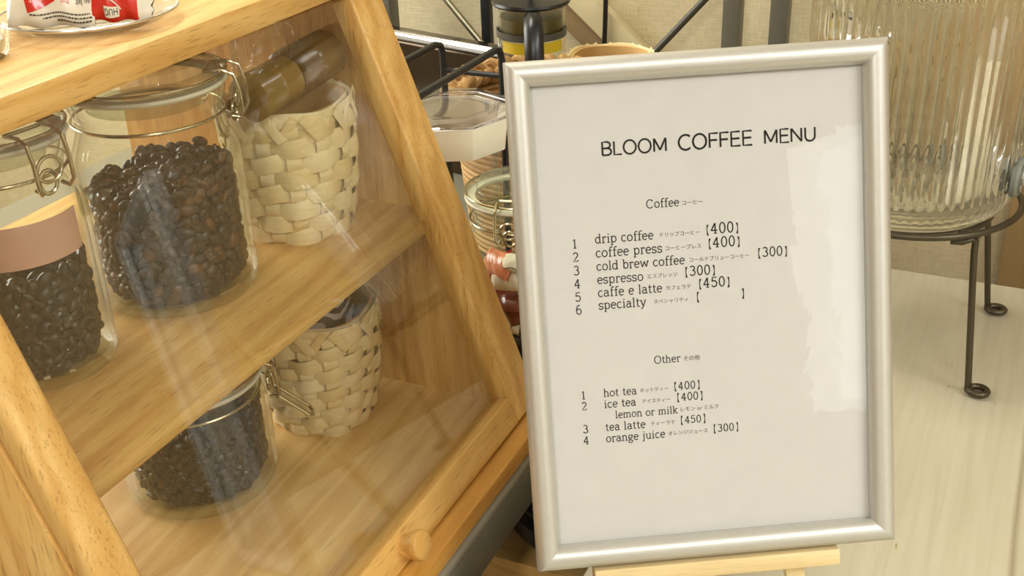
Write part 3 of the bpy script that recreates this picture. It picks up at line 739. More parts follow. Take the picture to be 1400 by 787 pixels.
# glass beaker and small dish at the left edge
gb = thing('glass_tumbler', 'clear glass tumbler at the left edge on top of the case', 'tumbler', (-0.5520, 0.4475, ZTOP))
MB().lathe([(0.0, 0.0), (0.0145, 0.0), (0.016, 0.002), (0.0165, 0.02), (0.018, 0.09), (0.0186, 0.095), (0.018, 0.096), (0.0170, 0.09), (0.0152, 0.02), (0.0138, 0.006), (0.0, 0.006)]).build('tumbler_body', G_JAR, gb)
MB().lathe([(0.0175, 0.045), (0.0178, 0.045), (0.0182, 0.065), (0.0179, 0.065)], closed=True).build('red_band', M_RED, gb)
ds = thing('glass_dish', 'small glass dish of white sugar at the left edge on top of the case', 'dish', (-0.512, 0.4215, ZTOP))
MB().lathe([(0.0, 0.0), (0.013, 0.0), (0.0155, 0.003), (0.0175, 0.012), (0.0175, 0.016), (0.0164, 0.016), (0.0145, 0.011), (0.0125, 0.004), (0.0, 0.004)]).build('dish_body', G_JAR, ds)
MB().lathe([(0.0, 0.0045), (0.0122, 0.0045), (0.0142, 0.010), (0.010, 0.0135), (0.0, 0.0145)]).build('sugar', plain('white sugar', srgb(240, 236, 228), 0.6, bump=(900, 0.5)), ds)

# ------------------------------------------------------------------ menu frame on its easel
FR = Vector((0.87212156, 0.48910102, 0.01357129)); FU = Vector((-0.16025207, 0.25932055, 0.95240334)); FN = Vector((0.46230214, -0.83278631, 0.3045385))
FC = Vector((-0.15876965, 0.61424576, 0.94972061))
MF = Matrix(((FR.x, FU.x, FN.x, FC.x), (FR.y, FU.y, FN.y, FC.y), (FR.z, FU.z, FN.z, FC.z), (0, 0, 0, 1)))
menu = thing('menu_frame', 'silver framed white coffee menu standing tilted on a small wooden easel', 'menu', mat=MF)
mm = 0.001
W2, H2 = 117 * mm, 160.5 * mm
pf = [(0, -6), (0, 1.5), (0.6, 4), (2, 6.2), (4.5, 7.6), (7.5, 8), (10.5, 7.2), (13, 5.2), (14.6, 2.8), (15.2, 0.6), (15.2, -6)]
def rail(c0, c1, inward):
    c0, c1, inw = Vector(c0), Vector(c1), Vector(inward); al = (c1 - c0).normalized(); vs = []; n = len(pf)
    for c, s in ((c0, 1), (c1, -1)):
        for d, hh in pf: vs.append(c + inw * d * mm + al * s * d * mm + Vector((0, 0, hh * mm)))
    fs = [(i, (i + 1) % n, n + (i + 1) % n, n + i) for i in range(n)] + [tuple(range(n)), tuple(range(2 * n - 1, n - 1, -1))]
    MB().add(vs, fs).build('frame_rail', M_ALU, menu, angle=40)
rail((-W2, -H2, 0), (W2, -H2, 0), (0, 1, 0)); rail((W2, H2, 0), (-W2, H2, 0), (0, -1, 0))
rail((-W2, H2, 0), (-W2, -H2, 0), (1, 0, 0)); rail((W2, -H2, 0), (W2, H2, 0), (-1, 0, 0))
MB().box((-W2 + 0.004, -H2 + 0.004, -0.0055), (W2 - 0.004, H2 - 0.004, -0.003)).build('backing_board', M_BROWN, menu, smooth=False)
paper = MB().box((-W2 + 0.012, -H2 + 0.012, -0.003), (W2 - 0.012, H2 - 0.012, -0.0026)).build('paper_sheet', M_PAPER, menu, smooth=False)
MB().box((-W2 + 0.013, -H2 + 0.013, -0.0012), (W2 - 0.013, H2 - 0.013, -0.0006)).build('cover_sheet', G_COVER, menu, smooth=False)
ZP = -0.0024
class Text:
    def __init__(s): s.m = MB()
    def font(s, body, x0, x1, y, bold=0.0, squash=1.0):
        vs, fs, tw = text_mesh(body, width=(x1 - x0) * mm, bold=bold)
        s.m.add([(x0 * mm + p.x, y * mm + p.y * squash, ZP) for p in vs], fs); return s
# skeleton letters with slab ends: strokes are polylines or arcs (cx, cy, rx, ry, a0, a1)
A = lambda cx, cy, rx, ry, a0, a1: [(cx + rx * cos(math.radians(a0 + (a1 - a0) * i / 14)), cy + ry * sin(math.radians(a0 + (a1 - a0) * i / 14))) for i in range(15)]
El = lambda cx, cy, rx, ry: A(cx, cy, rx, ry, 0, 360)
sv = lambda x, y, l=0.1, r=0.1: ('s', [(x - l, y), (x + r, y)])
GL = {
 'a': (.52, [A(.23, .36, .15, .14, 165, 0) + [(.38, .36), (.38, .08), (.42, .02), (.50, .03)], [(.38, .29), (.22, .28)] + A(.22, .145, .15, .145, 90, 290) + [(.30, .02), (.38, .10)]]),
 'b': (.54, [[(.12, .75), (.12, 0)], El(.29, .25, .18, .25), sv(.12, .75, .1, 0)]),
 'c': (.48, [A(.26, .25, .19, .25, 50, 320), ('s', [(.36, .42), (.40, .42)])]),
 'd': (.57, [[(.43, .75), (.43, 0)], El(.25, .25, .18, .25), sv(.43, .75, .1, 0), sv(.43, 0, 0, .1)]),
 'e': (.50, [[(.08, .27), (.44, .27)], A(.26, .25, .19, .25, 5, 315)]),
 'f': (.36, [[(.17, 0), (.17, .6)] + A(.30, .60, .13, .15, 180, 50), ('s', [(.05, .48), (.33, .48)]), sv(.17, 0, .11, .13)]),
 'g': (.52, [El(.24, .34, .16, .16), [(.36, .45), (.48, .49)], [(.14, .21), (.10, .13), (.16, .05), (.34, .03)] + A(.25, -.10, .19, .12, 60, -270)]),
 'h': (.58, [[(.13, .75), (.13, 0)], A(.285, .32, .155, .18, 180, 0) + [(.44, .32), (.44, 0)], sv(.13, .75, .1, 0), sv(.13, 0), sv(.44, 0)]),
 'i': (.30, [[(.15, .5), (.15, 0)], sv(.15, .49, .1, 0), sv(.15, 0), ('d', [(.15, .64), (.15, .72)])]),
 'j': (.30, [[(.17, .5), (.17, -.08)] + A(.06, -.08, .11, .13, 0, -110), sv(.17, .49, .1, 0), ('d', [(.17, .64), (.17, .72)])]),
 'k': (.55, [[(.13, .75), (.13, 0)], [(.13, .18), (.42, .48)], [(.23, .29), (.45, 0)], sv(.13, .75, .1, 0), sv(.13, 0), sv(.42, .48), sv(.45, 0)]),
 'l': (.30, [[(.15, .75), (.15, 0)], sv(.15, .74, .1, 0), sv(.15, 0)]),
 'm': (.86, [[(.13, .5), (.13, 0)], A(.27, .33, .14, .17, 180, 0) + [(.41, .33), (.41, 0)], A(.56, .33, .15, .17, 180, 0) + [(.71, .33), (.71, 0)], sv(.13, .49, .1, 0), sv(.13, 0), sv(.41, 0), sv(.71, 0)]),
 'n': (.58, [[(.13, .5), (.13, 0)], A(.285, .32, .155, .18, 180, 0) + [(.44, .32), (.44, 0)], sv(.13, .49, .1, 0), sv(.13, 0), sv(.44, 0)]),
 'o': (.53, [El(.265, .25, .20, .25)]),
 'p': (.56, [[(.13, .5), (.13, -.22)], El(.30, .25, .18, .25), sv(.13, .49, .1, 0), sv(.13, -.22)]),
 'r': (.42, [[(.14, .5), (.14, 0)], A(.28, .32, .14, .17, 180, 45), sv(.14, .49, .1, 0), sv(.14, 0, .1, .12), ('d', [(.36, .40), (.36, .46)])]),
 's': (.45, [A(.22, .37, .15, .125, 20, 270) + A(.22, .125, .16, .125, 90, -160), ('s', [(.37, .38), (.37, .49)]), ('s', [(.06, .01), (.06, .12)])]),
 't': (.36, [[(.16, .66), (.16, .12)] + A(.26, .12, .10, .11, 180, 310), ('s', [(.04, .48), (.32, .48)])]),
 'u': (.58, [[(.13, .5), (.13, .18)] + A(.285, .18, .155, .18, 180, 360), [(.44, .5), (.44, 0)], sv(.13, .49, .1, 0), sv(.44, .49, .1, 0), sv(.44, 0, 0, .1)]),
 'w': (.76, [[(.08, .49), (.22, 0)], [(.22, 0), (.38, .47)], [(.38, .47), (.54, 0)], [(.54, 0), (.68, .49)], sv(.08, .49, .08, .08), sv(.68, .49, .08, .08)]),
 'x': (.54, []),
 'y': (.54, [[(.08, .49), (.27, .02)], [(.46, .49), (.23, -.12), (.14, -.21), (.07, -.19)], sv(.08, .49, .08, .09), sv(.46, .49, .09, .08)]),
 'C': (.74, [A(.38, .36, .29, .37, 40, 320), ('s', [(.61, .70), (.61, .52)])]),
 'O': (.78, [El(.39, .36, .31, .37)]),
 '0': (.54, [El(.27, .345, .18, .355)]),
 '1': (.50, [[(.12, .58), (.26, .69), (.26, 0)], sv(.26, 0, .12, .12)]),
 '2': (.54, [A(.26, .51, .17, .18, 165, -25) + [(.36, .36), (.09, .02), (.45, .02)], ('s', [(.45, .02), (.45, .12)])]),
 '3': (.54, [A(.25, .53, .16, .16, 150, -90) + A(.25, .19, .19, .19, 90, -155)]),
 '4': (.56, [[(.34, 0), (.34, .69)], [(.34, .69), (.06, .20)], [(.06, .20), (.48, .20)], sv(.34, 0, .1, .1)]),
 '5': (.54, [[(.44, .68), (.14, .68), (.12, .37)] + A(.25, .22, .19, .22, 125, -155)]),
 '6': (.54, [A(.31, .32, .22, .38, 75, 180), El(.27, .21, .18, .21)]),
 ' ': (.32, []),
}
LB = [(0, .86), (.20, .86)] + [(.20 - .13 * sin(PI * i / 10), .86 - 1.02 * i / 10) for i in range(1, 10)] + [(.20, -.16), (0, -.16)]
def stroke(m, pts, w_, em, x0, y0):
    P = [Vector((x0 + a * em, y0 + b * em, ZP)) for a, b in pts]; n = len(P); vs = []; fs = []
    closed = (P[0] - P[-1]).length < 1e-7
    for i, p in enumerate(P):
        a = P[i - 1] if i > 0 else (P[-2] if closed else p); b = P[i + 1] if i < n - 1 else (P[1] if closed else p)
        d = (b - a); d = d.normalized() if d.length > 1e-9 else Vector((1, 0, 0)); q = Vector((-d.y, d.x, 0)) * w_ * em / 2
        vs += [p + q, p - q]
    for i in range(n - 1): fs.append((i * 2, i * 2 + 1, i * 2 + 3, i * 2 + 2))
    m.add(vs, fs)
def slab(m, body, x0, y0, x1=None, em=None, wt=.086):
    tot = sum(1.5 if c in '[]' and False else GL[c][0] for c in body)
    if em is None: em = (x1 - x0) * mm / tot
    x = x0 * mm
    for ch in body:
        adv, ss = GL[ch]
        for s in ss:
            if s[0] == 's': stroke(m, s[1], wt * .75, em, x, y0 * mm)
            elif s[0] == 'd': stroke(m, s[1], wt * 1.35, em, x, y0 * mm)
            else: stroke(m, s, wt, em, x, y0 * mm)
        x += adv * em
    return x / mm
def bracket(m, x, y, em, right=False):
    vs = [Vector((x * mm + (1 - 2 * right) * a * em, y * mm + b * em, ZP)) for a, b in LB]
    n = len(vs); fs = [(0, 1, i, i) for i in ()]
    # fan of quads between the straight back and the hollow front
    back = [Vector((x * mm, vs[0].y + (vs[-1].y - vs[0].y) * i / 10, ZP)) for i in range(11)]; front = vs[1:12]
    m.add(back + front, [(i, i + 1, 12 + i, 11 + i) for i in range(10)])
GL.update({
 'B_': (.66, [[(.1, 0), (.1, .73), (.34, .73)] + A(.34, .555, .2, .175, 90, -90) + [(.1, .38)], [(.1, .38), (.37, .38)] + A(.37, .19, .22, .19, 90, -90) + [(.1, 0)]]),
 'L_': (.56, [[(.1, .73), (.1, 0), (.52, 0)]]), 'O_': (.84, [El(.42, .365, .35, .385)]),
 'M_': (.88, [[(.11, 0), (.11, .73)], [(.12, .73), (.44, .08)], [(.44, .08), (.76, .73)], [(.77, .73), (.77, 0)]]),
 'C_': (.74, [A(.43, .365, .36, .385, 48, 312)]), 'F_': (.57, [[(.1, 0), (.1, .73), (.54, .73)], [(.1, .38), (.50, .38)]]),
 'E_': (.62, [[(.56, .73), (.1, .73), (.1, 0), (.57, 0)], [(.1, .38), (.53, .38)]]),
 'N_': (.78, [[(.1, 0), (.1, .73)], [(.1, .73), (.66, 0)], [(.66, 0), (.66, .73)]]),
 'U_': (.76, [[(.1, .73), (.1, .24)] + A(.37, .24, .27, .255, 180, 360) + [(.64, .73)]])})
for word, x0_, x1_ in (('BLOOM', -61.0, -19.6), ('COFFEE', -13.6, 33.4), ('MENU', 39.6, 73.4)):
    title = MB(); slab(title, [c + '_' for c in word], x0_, 101.2, x1_, wt=.106); title.build('printed_title', M_INK3, paper, smooth=False, fix=False)
for word, x0_, x1_, y_ in (('Coffee', -35.0, -14.0, 67.0), ('Other', -34.7, -17.5, -31.4)):
    sec = MB(); slab(sec, word, x0_, y_, x1_, wt=.085); sec.build('printed_heading', M_INK3, paper, smooth=False, fix=False)
EM = 7.2 * mm
rows = [('1', 'drip coffee', 47.6, -30.9, 'ドリップコーヒー', -26.8, -2.1, '400', -.2, 24.1), ('2', 'coffee press', 38.9, -25.8, 'コーヒープレス', -24.0, -1.5, '400', .8, 24.7),
        ('3', 'cold brew coffee', 30.6, -12.0, 'コールドブリューコーヒー', -9.2, 28.6, '300', 31.8, 54.5), ('4', 'espresso', 22.2, -38.5, 'エスプレッソ', -36.2, -17.4, '300', -14.6, 8.4),
        ('5', 'caffe e latte', 14.0, -27.0, 'カフェラテ', -24.7, -9.0, '450', -6.2, 17.4), ('6', 'specialty', 6.0, -37.5, 'スペシャリティ', -32.9, -11.2, '', -8.0, 26.4),
        ('1', 'hot tea', -50.2, -46.3, 'ホットティー', -44.4, -26.2, '400', -24.8, -4.2), ('2', 'ice tea', -57.5, -47.1, 'アイスティー', -43.4, -25.2, '400', -23.3, -2.6),
        ('', 'lemon or milk', -64.8, -20.8, 'レモン or ミルク', -18.9, 5.5, None, 0, 0), ('3', 'tea latte', -72.6, -41.8, 'ティーラテ', -38.5, -23.0, '450', -21.6, -1.4),
        ('4', 'orange juice', -80.0, -29.5, 'オレンジジュース', -27.6, -2.1, '300', -.7, 19.6)]
BL = [dict(lst=MB(), num=MB(), pri=MB(), jp=Text()) for _ in range(2)]
BL[0]['jp'].font('コーヒー', -12.2, .5, 67.4); BL[1]['jp'].font('その他', -15.6, -5.3, -31.0)
for i, (no, body, y, xe, j, j0, j1, price, p0, p1) in enumerate(rows):
    lst, num, pri, jp = (BL[i >= 6][k] for k in ('lst', 'num', 'pri', 'jp'))
    yn = {0: 45.6, 1: 37.2, 2: 28.8, 3: 20.6, 4: 12.2, 5: 4.0, 6: -50.6, 7: -57.8, 9: -72.8, 10: -80.2}.get(i, y)
    if no: slab(num, no, -82.3, yn, em=8.0 * mm if i < 6 else 7.4 * mm)
    slab(lst, body, -67.8 if body[0] != 'l' or i != 8 else -61.1, y, xe)
    jp.font(j, j0, j1, y + 1.0)
    if price is None: continue
    e = 6.6 * mm if i < 6 else 6.1 * mm
    bracket(pri, p0 + 2.6, y + .6, e); bracket(pri, p1 - 2.0, y + .6, e, True)
    if price: slab(pri, price, p0 + 4.8, y + .7, p1 - 4.4)
for b_ in BL:
    b_['num'].build('printed_numbers', M_INK, paper, smooth=False, fix=False)
    b_['lst'].build('printed_items', M_INK, paper, smooth=False, fix=False)
    b_['pri'].build('printed_prices', M_INK, paper, smooth=False, fix=False)
    b_['jp'].m.build('printed_small_words', M_INK2, paper, smooth=False, fix=False)

# easel: ledge, two front legs, crossbar, rear strut
eas = thing('easel', 'small pale wooden easel holding up the silver menu frame', 'easel', mat=MF.copy())
MB().box((-0.081, -0.1715, -0.008), (0.0785, -0.1610, 0.009)).build('ledge', W_EASEL, eas, bevel=0.0008)
inv = MF.inverted()
def onto(z, x, n_, y_guess=-0.2):   # local y where the point (x, y, n_) meets world height z
    b = FC + FR * x + FN * n_; return (z - b.z) / FU.z
for sg in (-1, 1):
    top = Vector((sg * 0.012, 0.085, -0.016)); xb = sg * 0.0635
    yb = onto(0.7202, xb, -0.016); yb2 = yb + 0.0055
    w_ = Vector((0.0058, 0, 0)); d_ = Vector((0, 0, 0.0048))
    vs = []
    for dz in (-0.0048, 0.0048):
        for x, s in ((xb, 1), (top.x, 0)):
            for q in (-1, 1):
                yy = onto(0.7202, xb, -0.016 + dz) if s else top.y
                vs.append((x + q * 0.0062, yy, -0.016 + dz))
    MB().add(vs, [(0, 1, 3, 2), (4, 6, 7, 5), (0, 4, 5, 1), (2, 3, 7, 6), (0, 2, 6, 4), (1, 5, 7, 3)]).build('leg', W_EASEL, eas, bevel=0.0006)
MB().box((-0.030, 0.055, -0.0115), (0.030, 0.066, -0.0072)).build('crossbar', W_EASEL, eas, bevel=0.0006)
tp = Vector((0, 0.075, -0.021)); foot = inv @ (FC + FU * onto(0.7202, 0, -0.02) + FN * -0.02 - Vector((FN.x, FN.y, 0)).normalized() * 0.11)
fw = inv @ Vector((*(MF @ foot).xy, 0.7205))
dirv = (fw - tp).normalized(); s1 = Vector((1, 0, 0)); s2 = dirv.cross(s1).normalized()
MB().prism([tp + s1 * a * 0.006 + s2 * b * 0.004 for a, b in ((-1, -1), (1, -1), (1, 1), (-1, 1))], (fw - tp) * 0.985).build('rear_strut', W_EASEL, eas, bevel=0.0005)

# ------------------------------------------------------------------ glass drink dispenser on its wire stand
DC = Vector((-0.090, 1.047, 0.72))
dsp = thing('drink_dispenser', 'large ribbed clear glass drink dispenser on the white table', 'drink dispenser', DC)
RJ = 0.095; NR = 66; SG = NR * 10
zb = 0.147
outer = [(0.0, zb + 0.006), (0.05, zb + 0.004), (0.070, zb), (0.082, zb + 0.002), (0.090, zb + 0.008), (0.0945, zb + 0.018), (RJ, zb + 0.028)]
ribi = {}
zr = [zb + 0.034, zb + 0.06, zb + 0.10, zb + 0.14, zb + 0.18, zb + 0.195]
for z in zr: outer.append((RJ, z))
outer += [(RJ, zb + 0.205), (RJ, zb + 0.24), (RJ * 0.97, zb + 0.262), (RJ * 0.90, zb + 0.278), (RJ * 0.84, zb + 0.286), (RJ * 0.84, zb + 0.30)]
th = 0.004
inner = [(RJ * 0.84 - th, zb + 0.30), (RJ * 0.84 - th, zb + 0.286), (RJ * 0.9 - th, zb + 0.276), (RJ * 0.97 - th, zb + 0.260), (RJ - th, zb + 0.24), (RJ - th, zb + 0.10), (RJ - th, zb + 0.03), (RJ - 0.008, zb + 0.020), (RJ - 0.020, zb + 0.015), (0.0, zb + 0.012)]
no_, rib0, rib1 = len(outer), 7, 7 + len(zr)
def ribf(q, i):
    if i < 6 or i >= rib1 or i >= no_: return 0.0
    k = 0.35 if i in (6, rib1 - 1) else 1.0
    return (abs(cos(q * NR / 2)) - 0.5) * 0.0046 * k
MB().lathe(outer + inner, seg=SG, rf=ribf).build('glass_vessel', G_RIB, dsp, angle=50)
MB().lathe([(0.0, zb + 0.3005), (RJ * 0.86, zb + 0.3005), (RJ * 0.88, zb + 0.304), (RJ * 0.86, zb + 0.315), (RJ * 0.5, zb + 0.322), (0.0, zb + 0.323)]).build('lid', M_GUN, dsp)
# embossed words round the shoulder (raised glass bars, too small to read)
em = MB(); rnd = random.Random(3)
for k in range(20):
    q = math.radians(-78 + k * 3.2); z0 = zb + 0.222
    for s in range(3):
        a = q + rnd.uniform(-0.015, 0.015); zz = z0 + rnd.uniform(0, 0.014); rr = RJ + 0.0006
        em.tube([(rr * cos(a), rr * sin(a), zz), (rr * cos(a + rnd.uniform(-.03, .03)), rr * sin(a + rnd.uniform(-.03, .03)), zz + rnd.uniform(-0.005, 0.008))], 0.0009, seg=6)
em.build('embossing', G_RIB, dsp)
ta = math.radians(-10); e = Vector((cos(ta), sin(ta), 0)); zt_ = zb + 0.040
def disc(prof, seg=32):
    uu = Vector((-sin(ta), cos(ta), 0)); vv = Vector((0, 0, 1)); vs = []; fs = []
    for d, r in prof:
        for k in range(seg): q = 2 * PI * k / seg; vs.append(e * d + uu * r * cos(q) + vv * r * sin(q) + vv * zt_)
    for i in range(len(prof) - 1):
        for k in range(seg): fs.append((i * seg + k, i * seg + (k + 1) % seg, (i + 1) * seg + (k + 1) % seg, (i + 1) * seg + k))
    fs.append(tuple(range(seg - 1, -1, -1))); fs.append(tuple((len(prof) - 1) * seg + k for k in range(seg)))
    return MB().add(vs, fs)
disc([(RJ - 0.001, 0.018), (RJ + 0.004, 0.018), (RJ + 0.006, 0.0165), (RJ + 0.006, 0.008)]).build('washer', M_GASKET, dsp)
disc([(RJ - 0.012, 0.013), (RJ - 0.006, 0.013), (RJ - 0.005, 0.01)]).build('inner_nut', M_GASKET, dsp)
disc([(RJ + 0.006, 0.013), (RJ + 0.009, 0.0135), (RJ + 0.010, 0.008), (RJ + 0.016, 0.007), (RJ + 0.030, 0.007), (RJ + 0.032, 0.010), (RJ + 0.046, 0.010), (RJ + 0.047, 0.006)]).build('spigot', M_CHROME, dsp)
MB().tube([e * (RJ + 0.039) + Vector((0, 0, zt_ - 0.008)), e * (RJ + 0.039) + Vector((0, 0, zt_ - 0.032))], 0.006, seg=16).build('spout', M_CHROME, dsp)
MB().tube([e * (RJ + 0.039) + Vector((0, 0, zt_ + 0.008)), e * (RJ + 0.041) + Vector((0, 0, zt_ + 0.024)), e * (RJ + 0.052) + Vector((0, 0, zt_ + 0.030))], 0.0035, seg=12).build('tap_lever', M_CHROME, dsp)
st = thing('dispenser_stand', 'dark wire stand with loop feet carrying the ribbed glass dispenser', 'stand', DC)
RR = 0.104; zr_ = zb + 0.006
MB().tube(circle((0, 0, 0), RR, 80, zr_), 0.0031, closed=True, seg=12).build('ring', M_GUN, st)
sup = MB().tube(circle((0, 0, 0), 0.080, 72, zb - 0.0035), 0.0031, closed=True, seg=12)
for k in range(4):
    q = math.radians(45 + 90 * k); sup.tube([(0.080 * cos(q), 0.080 * sin(q), zb - 0.0035), (RR * cos(q), RR * sin(q), zr_ - 0.002)], 0.003, seg=10)
sup.build('support_ring', M_GUN, st)
for k, (fx, fy) in enumerate(((0.086, -0.084), (0.090, 0.085), (-0.086, 0.084), (-0.086, -0.084))):
    f = Vector((fx, fy, 0)); q = math.atan2(fy, fx); er = Vector((cos(q), sin(q), 0)); tn = Vector((-sin(q), cos(q), 0))
    tp = er * (RR - 0.004)
    pts = [tp - tn * 0.018 - er * 0.010 + Vector((0, 0, zr_ - 0.010)), tp - tn * 0.012 - er * 0.003 + Vector((0, 0, zr_ - 0.009)), tp - tn * 0.004 + Vector((0, 0, zr_ - 0.0062)), tp + Vector((0, 0, zr_ - 0.009)), tp * 0.98 + f * 0.02 + Vector((0, 0, zr_ - 0.018))]
    for i in range(1, 7): pts.append(tp * (1 - i / 6) + f * (i / 6) + Vector((0, 0, (zr_ - 0.018) * (1 - i / 6) + 0.0075 * i / 6)))
    lc = f + Vector((0.0085, 0.0, 0.0031))
    pts += [lc + Vector((-0.0085 * cos(a), -0.0085 * sin(a), 0.0022 * (1 - j / 12))) for j, a in enumerate([2 * PI * i / 12 for i in range(13)])]
    MB().tube(pts, 0.0031, seg=12).build('leg', M_GUN, st)

# ------------------------------------------------------------------ behind the case
ZT2 = 0.762
# storage canister with eight sided white lid
cn = thing('canister', 'clear canister with a white eight sided flip lid behind the case', 'canister', (-0.470, 0.872, ZT2))
MB().lathe([(0.0, 0.0), (0.036, 0.0), (0.040, 0.004), (0.041, 0.02), (0.041, 0.155), (0.043, 0.166), (0.043, 0.173), (0.040, 0.173), (0.038, 0.155), (0.038, 0.02), (0.035, 0.006), (0.0, 0.006)]).build('canister_body', G_JAR, cn)
def octa(r0, r1, z0, z1, rot=0.0, inner=None):
    """eight sided prism; r is the distance to the flats; inner opens it"""
    def ring(r, z): return [Vector((r / cos(PI / 8) * cos(rot + PI / 8 + k * PI / 4), r / cos(PI / 8) * sin(rot + PI / 8 + k * PI / 4), z)) for k in range(8)]
    A_ = ring(r0, z0) + ring(r1, z1); fs = [(i, (i + 1) % 8, 8 + (i + 1) % 8, 8 + i) for i in range(8)]
    if inner:
        A_ += ring(inner, z1) + ring(inner, z0)
        for a in (1, 2, 3): b = (a + 1) % 4; fs += [(a * 8 + i, a * 8 + (i + 1) % 8, b * 8 + (i + 1) % 8, b * 8 + i) for i in range(8)]
    else: fs += [tuple(range(7, -1, -1)), tuple(range(8, 16))]
    return MB().add(A_, fs)
rt_ = math.radians(24)
octa(0.0470, 0.0505, 0.172, 0.202, rot=rt_, inner=0.041).build('lid_ring', M_WHITE, cn, bevel=0.0012, seg=2)
octa(0.0405, 0.0405, 0.1745, 0.1775, rot=rt_).build('lid_disc', plain('taupe lid insert', srgb(170, 146, 118), 0.3, coat=0.5), cn, smooth=False)
octa(0.0515, 0.0510, 0.203, 0.209, rot=rt_, inner=0.033).build('flip_cover', G_CLEAR, cn, bevel=0.001, seg=2)
octa(0.0335, 0.0330, 0.2065, 0.2085, rot=rt_).build('cover_window', G_CLEAR, cn, smooth=False)
MB().tube([Vector((0.0515 / cos(PI / 8) * cos(rt_ + PI / 8 + k * PI / 4), 0.0515 / cos(PI / 8) * sin(rt_ + PI / 8 + k * PI / 4), 0.2042)) for k in range(8)], 0.0011, closed=True, seg=8).build('cover_edge', G_EDGE, cn)
# candy jar with sweets
CJ = (-0.378, 0.812, ZT2)
jar('swing_top_jar', 'clear swing top jar of wrapped sweets between the case and the menu', CJ, 0.048, 0.112, 0.138, 0.158, 0.0455, 0.174, math.radians(-75))
rnd = random.Random(4)
sweets = [(M_CREAMW, 'cream', 0.090, -85), (M_ORANGEW, 'orange', 0.100, -120), (M_CREAMW, 'cream', 0.104, -60), (M_BROWNW, 'brown', 0.066, -100), (M_BROWNW, 'brown', 0.060, -55), (M_CREAMW, 'cream', 0.078, -30),
          (M_CREAMW, 'cream', 0.046, -110), (M_BLACKW, 'black', 0.030, -60), (M_BLACKW, 'black', 0.018, -105), (M_BLACKW, 'black', 0.022, -150), (M_RED, 'red', 0.080, 170), (M_BROWNW, 'brown', 0.052, 160), (M_BLACKW, 'black', 0.015, 30), (M_CREAMW, 'cream', 0.07, 90)]
LABS = ['cream wrapped sweet at the front of the candy jar, above the brown ones', 'orange wrapped sweet high in the candy jar', 'cream wrapped sweet on top of the pile in the candy jar', 'brown wrapped sweet at the left front of the candy jar',
        'brown wrapped sweet at the right front of the candy jar', 'cream wrapped sweet at the right side of the candy jar', 'cream wrapped sweet low in the candy jar over the black ones', 'black wrapped sweet at the front right near the jar bottom',
        'black wrapped sweet lying lowest at the front of the candy jar', 'black wrapped sweet at the left of the candy jar bottom', 'red wrapped sweet at the left side of the candy jar', 'brown wrapped sweet at the back left of the candy jar',
        'black wrapped sweet at the back right of the jar bottom', 'cream wrapped sweet at the back of the candy jar']
for (m_, cn_, z, dg), lab in zip(sweets, LABS):
    b = MB(); vs = []; fs = []; nu, nv_ = 16, 10
    for j in range(nv_ + 1):
        for side in (1, -1):
            for i in range(nu + 1):
                a, c_ = -1 + 2 * i / nu, -1 + 2 * j / nv_; e_ = max(0, 1 - abs(a) ** 5) * max(0, 1 - c_ * c_) ** 0.5
                vs.append((a * 0.019, c_ * 0.011, side * (0.0065 * e_ + 0.0003) + 0.0006 * sin(11 * a + 4 * c_)))
    m1 = nu + 1
    for j in range(nv_):
        for i in range(nu):
            k = j * 2 * m1 + i; l_ = k + 2 * m1
            fs.append((k, k + 1, l_ + 1, l_)); fs.append((k + m1, l_ + m1, l_ + m1 + 1, k + m1 + 1))
    o = b.add(vs, fs).build('wrapped_sweet', m_, fix=False)
    q = math.radians(dg); r_ = 0.024
    o.location = (CJ[0] + r_ * cos(q), CJ[1] + r_ * sin(q), CJ[2] + z)
    o.rotation_euler = (rnd.uniform(0.2, 0.8) * (1 if rnd.random() < .5 else -1) + PI / 2 * 0.5, rnd.uniform(-0.4, 0.4), q + PI / 2)
    tag(o, lab, 'sweet', 'wrapped sweets in the candy jar')
# black wire rack
rk = thing('wire_rack', 'black bar rack with bent corner posts behind the case', 'rack', (-0.488, 0.85, ZT2))
br_ = 0.0034
for xx, zt3 in ((-0.031, 0.2435), (0.032, 0.2435)):
    MB().tube([(xx, -0.10, br_ * 0), (xx, -0.10, zt3 - 0.012), (xx, -0.096, zt3 - 0.003), (xx, -0.086, zt3), (xx, 0.086, zt3), (xx, 0.096, zt3 - 0.003), (xx, 0.10, zt3 - 0.012), (xx, 0.10, 0)], br_, seg=10).build('side_frame', M_BLACKM, rk)
for yy in (0.10, -0.10):
    MB().tube([(-0.031, yy, 0.215), (0.032, yy, 0.215)], br_ * 0.8, seg=10).build('crossbar', M_BLACKM, rk)
# braided basket with french press standing in it
bb = thing('braided_basket', 'brown seagrass basket with thick braided rim behind the black rack', 'basket', (-0.470, 1.052, ZT2))
b = MB()
for i in range(24): b.tube(circle((0, 0, 0), 0.068 + 0.014 * i / 23, 48, 0.004 + 0.0065 * i), 0.0038, closed=True, seg=8)
b.lathe([(0.0, 0.0), (0.067, 0.0), (0.067, 0.003), (0.0, 0.003)]).build('coiled_body', M_ROPE, bb)
for s in range(3):
    pts = []
    for i in range(240):
        th_ = 2 * PI * i / 240; ph = 11 * th_ + 2 * PI * s / 3; pts.append(((0.084 + 0.008 * sin(ph)) * cos(th_), (0.084 + 0.008 * sin(ph)) * sin(th_), 0.168 + 0.007 * sin(2 * ph) + 0.005 * cos(ph)))
    MB().tube(pts, 0.0062, closed=True, seg=10).build('braid_strand', M_ROPE, bb)
fp = thing('french_press', 'glass french press with black lid and handle standing in the braided basket', 'coffee press', (-0.470, 1.052, ZT2 + 0.029))
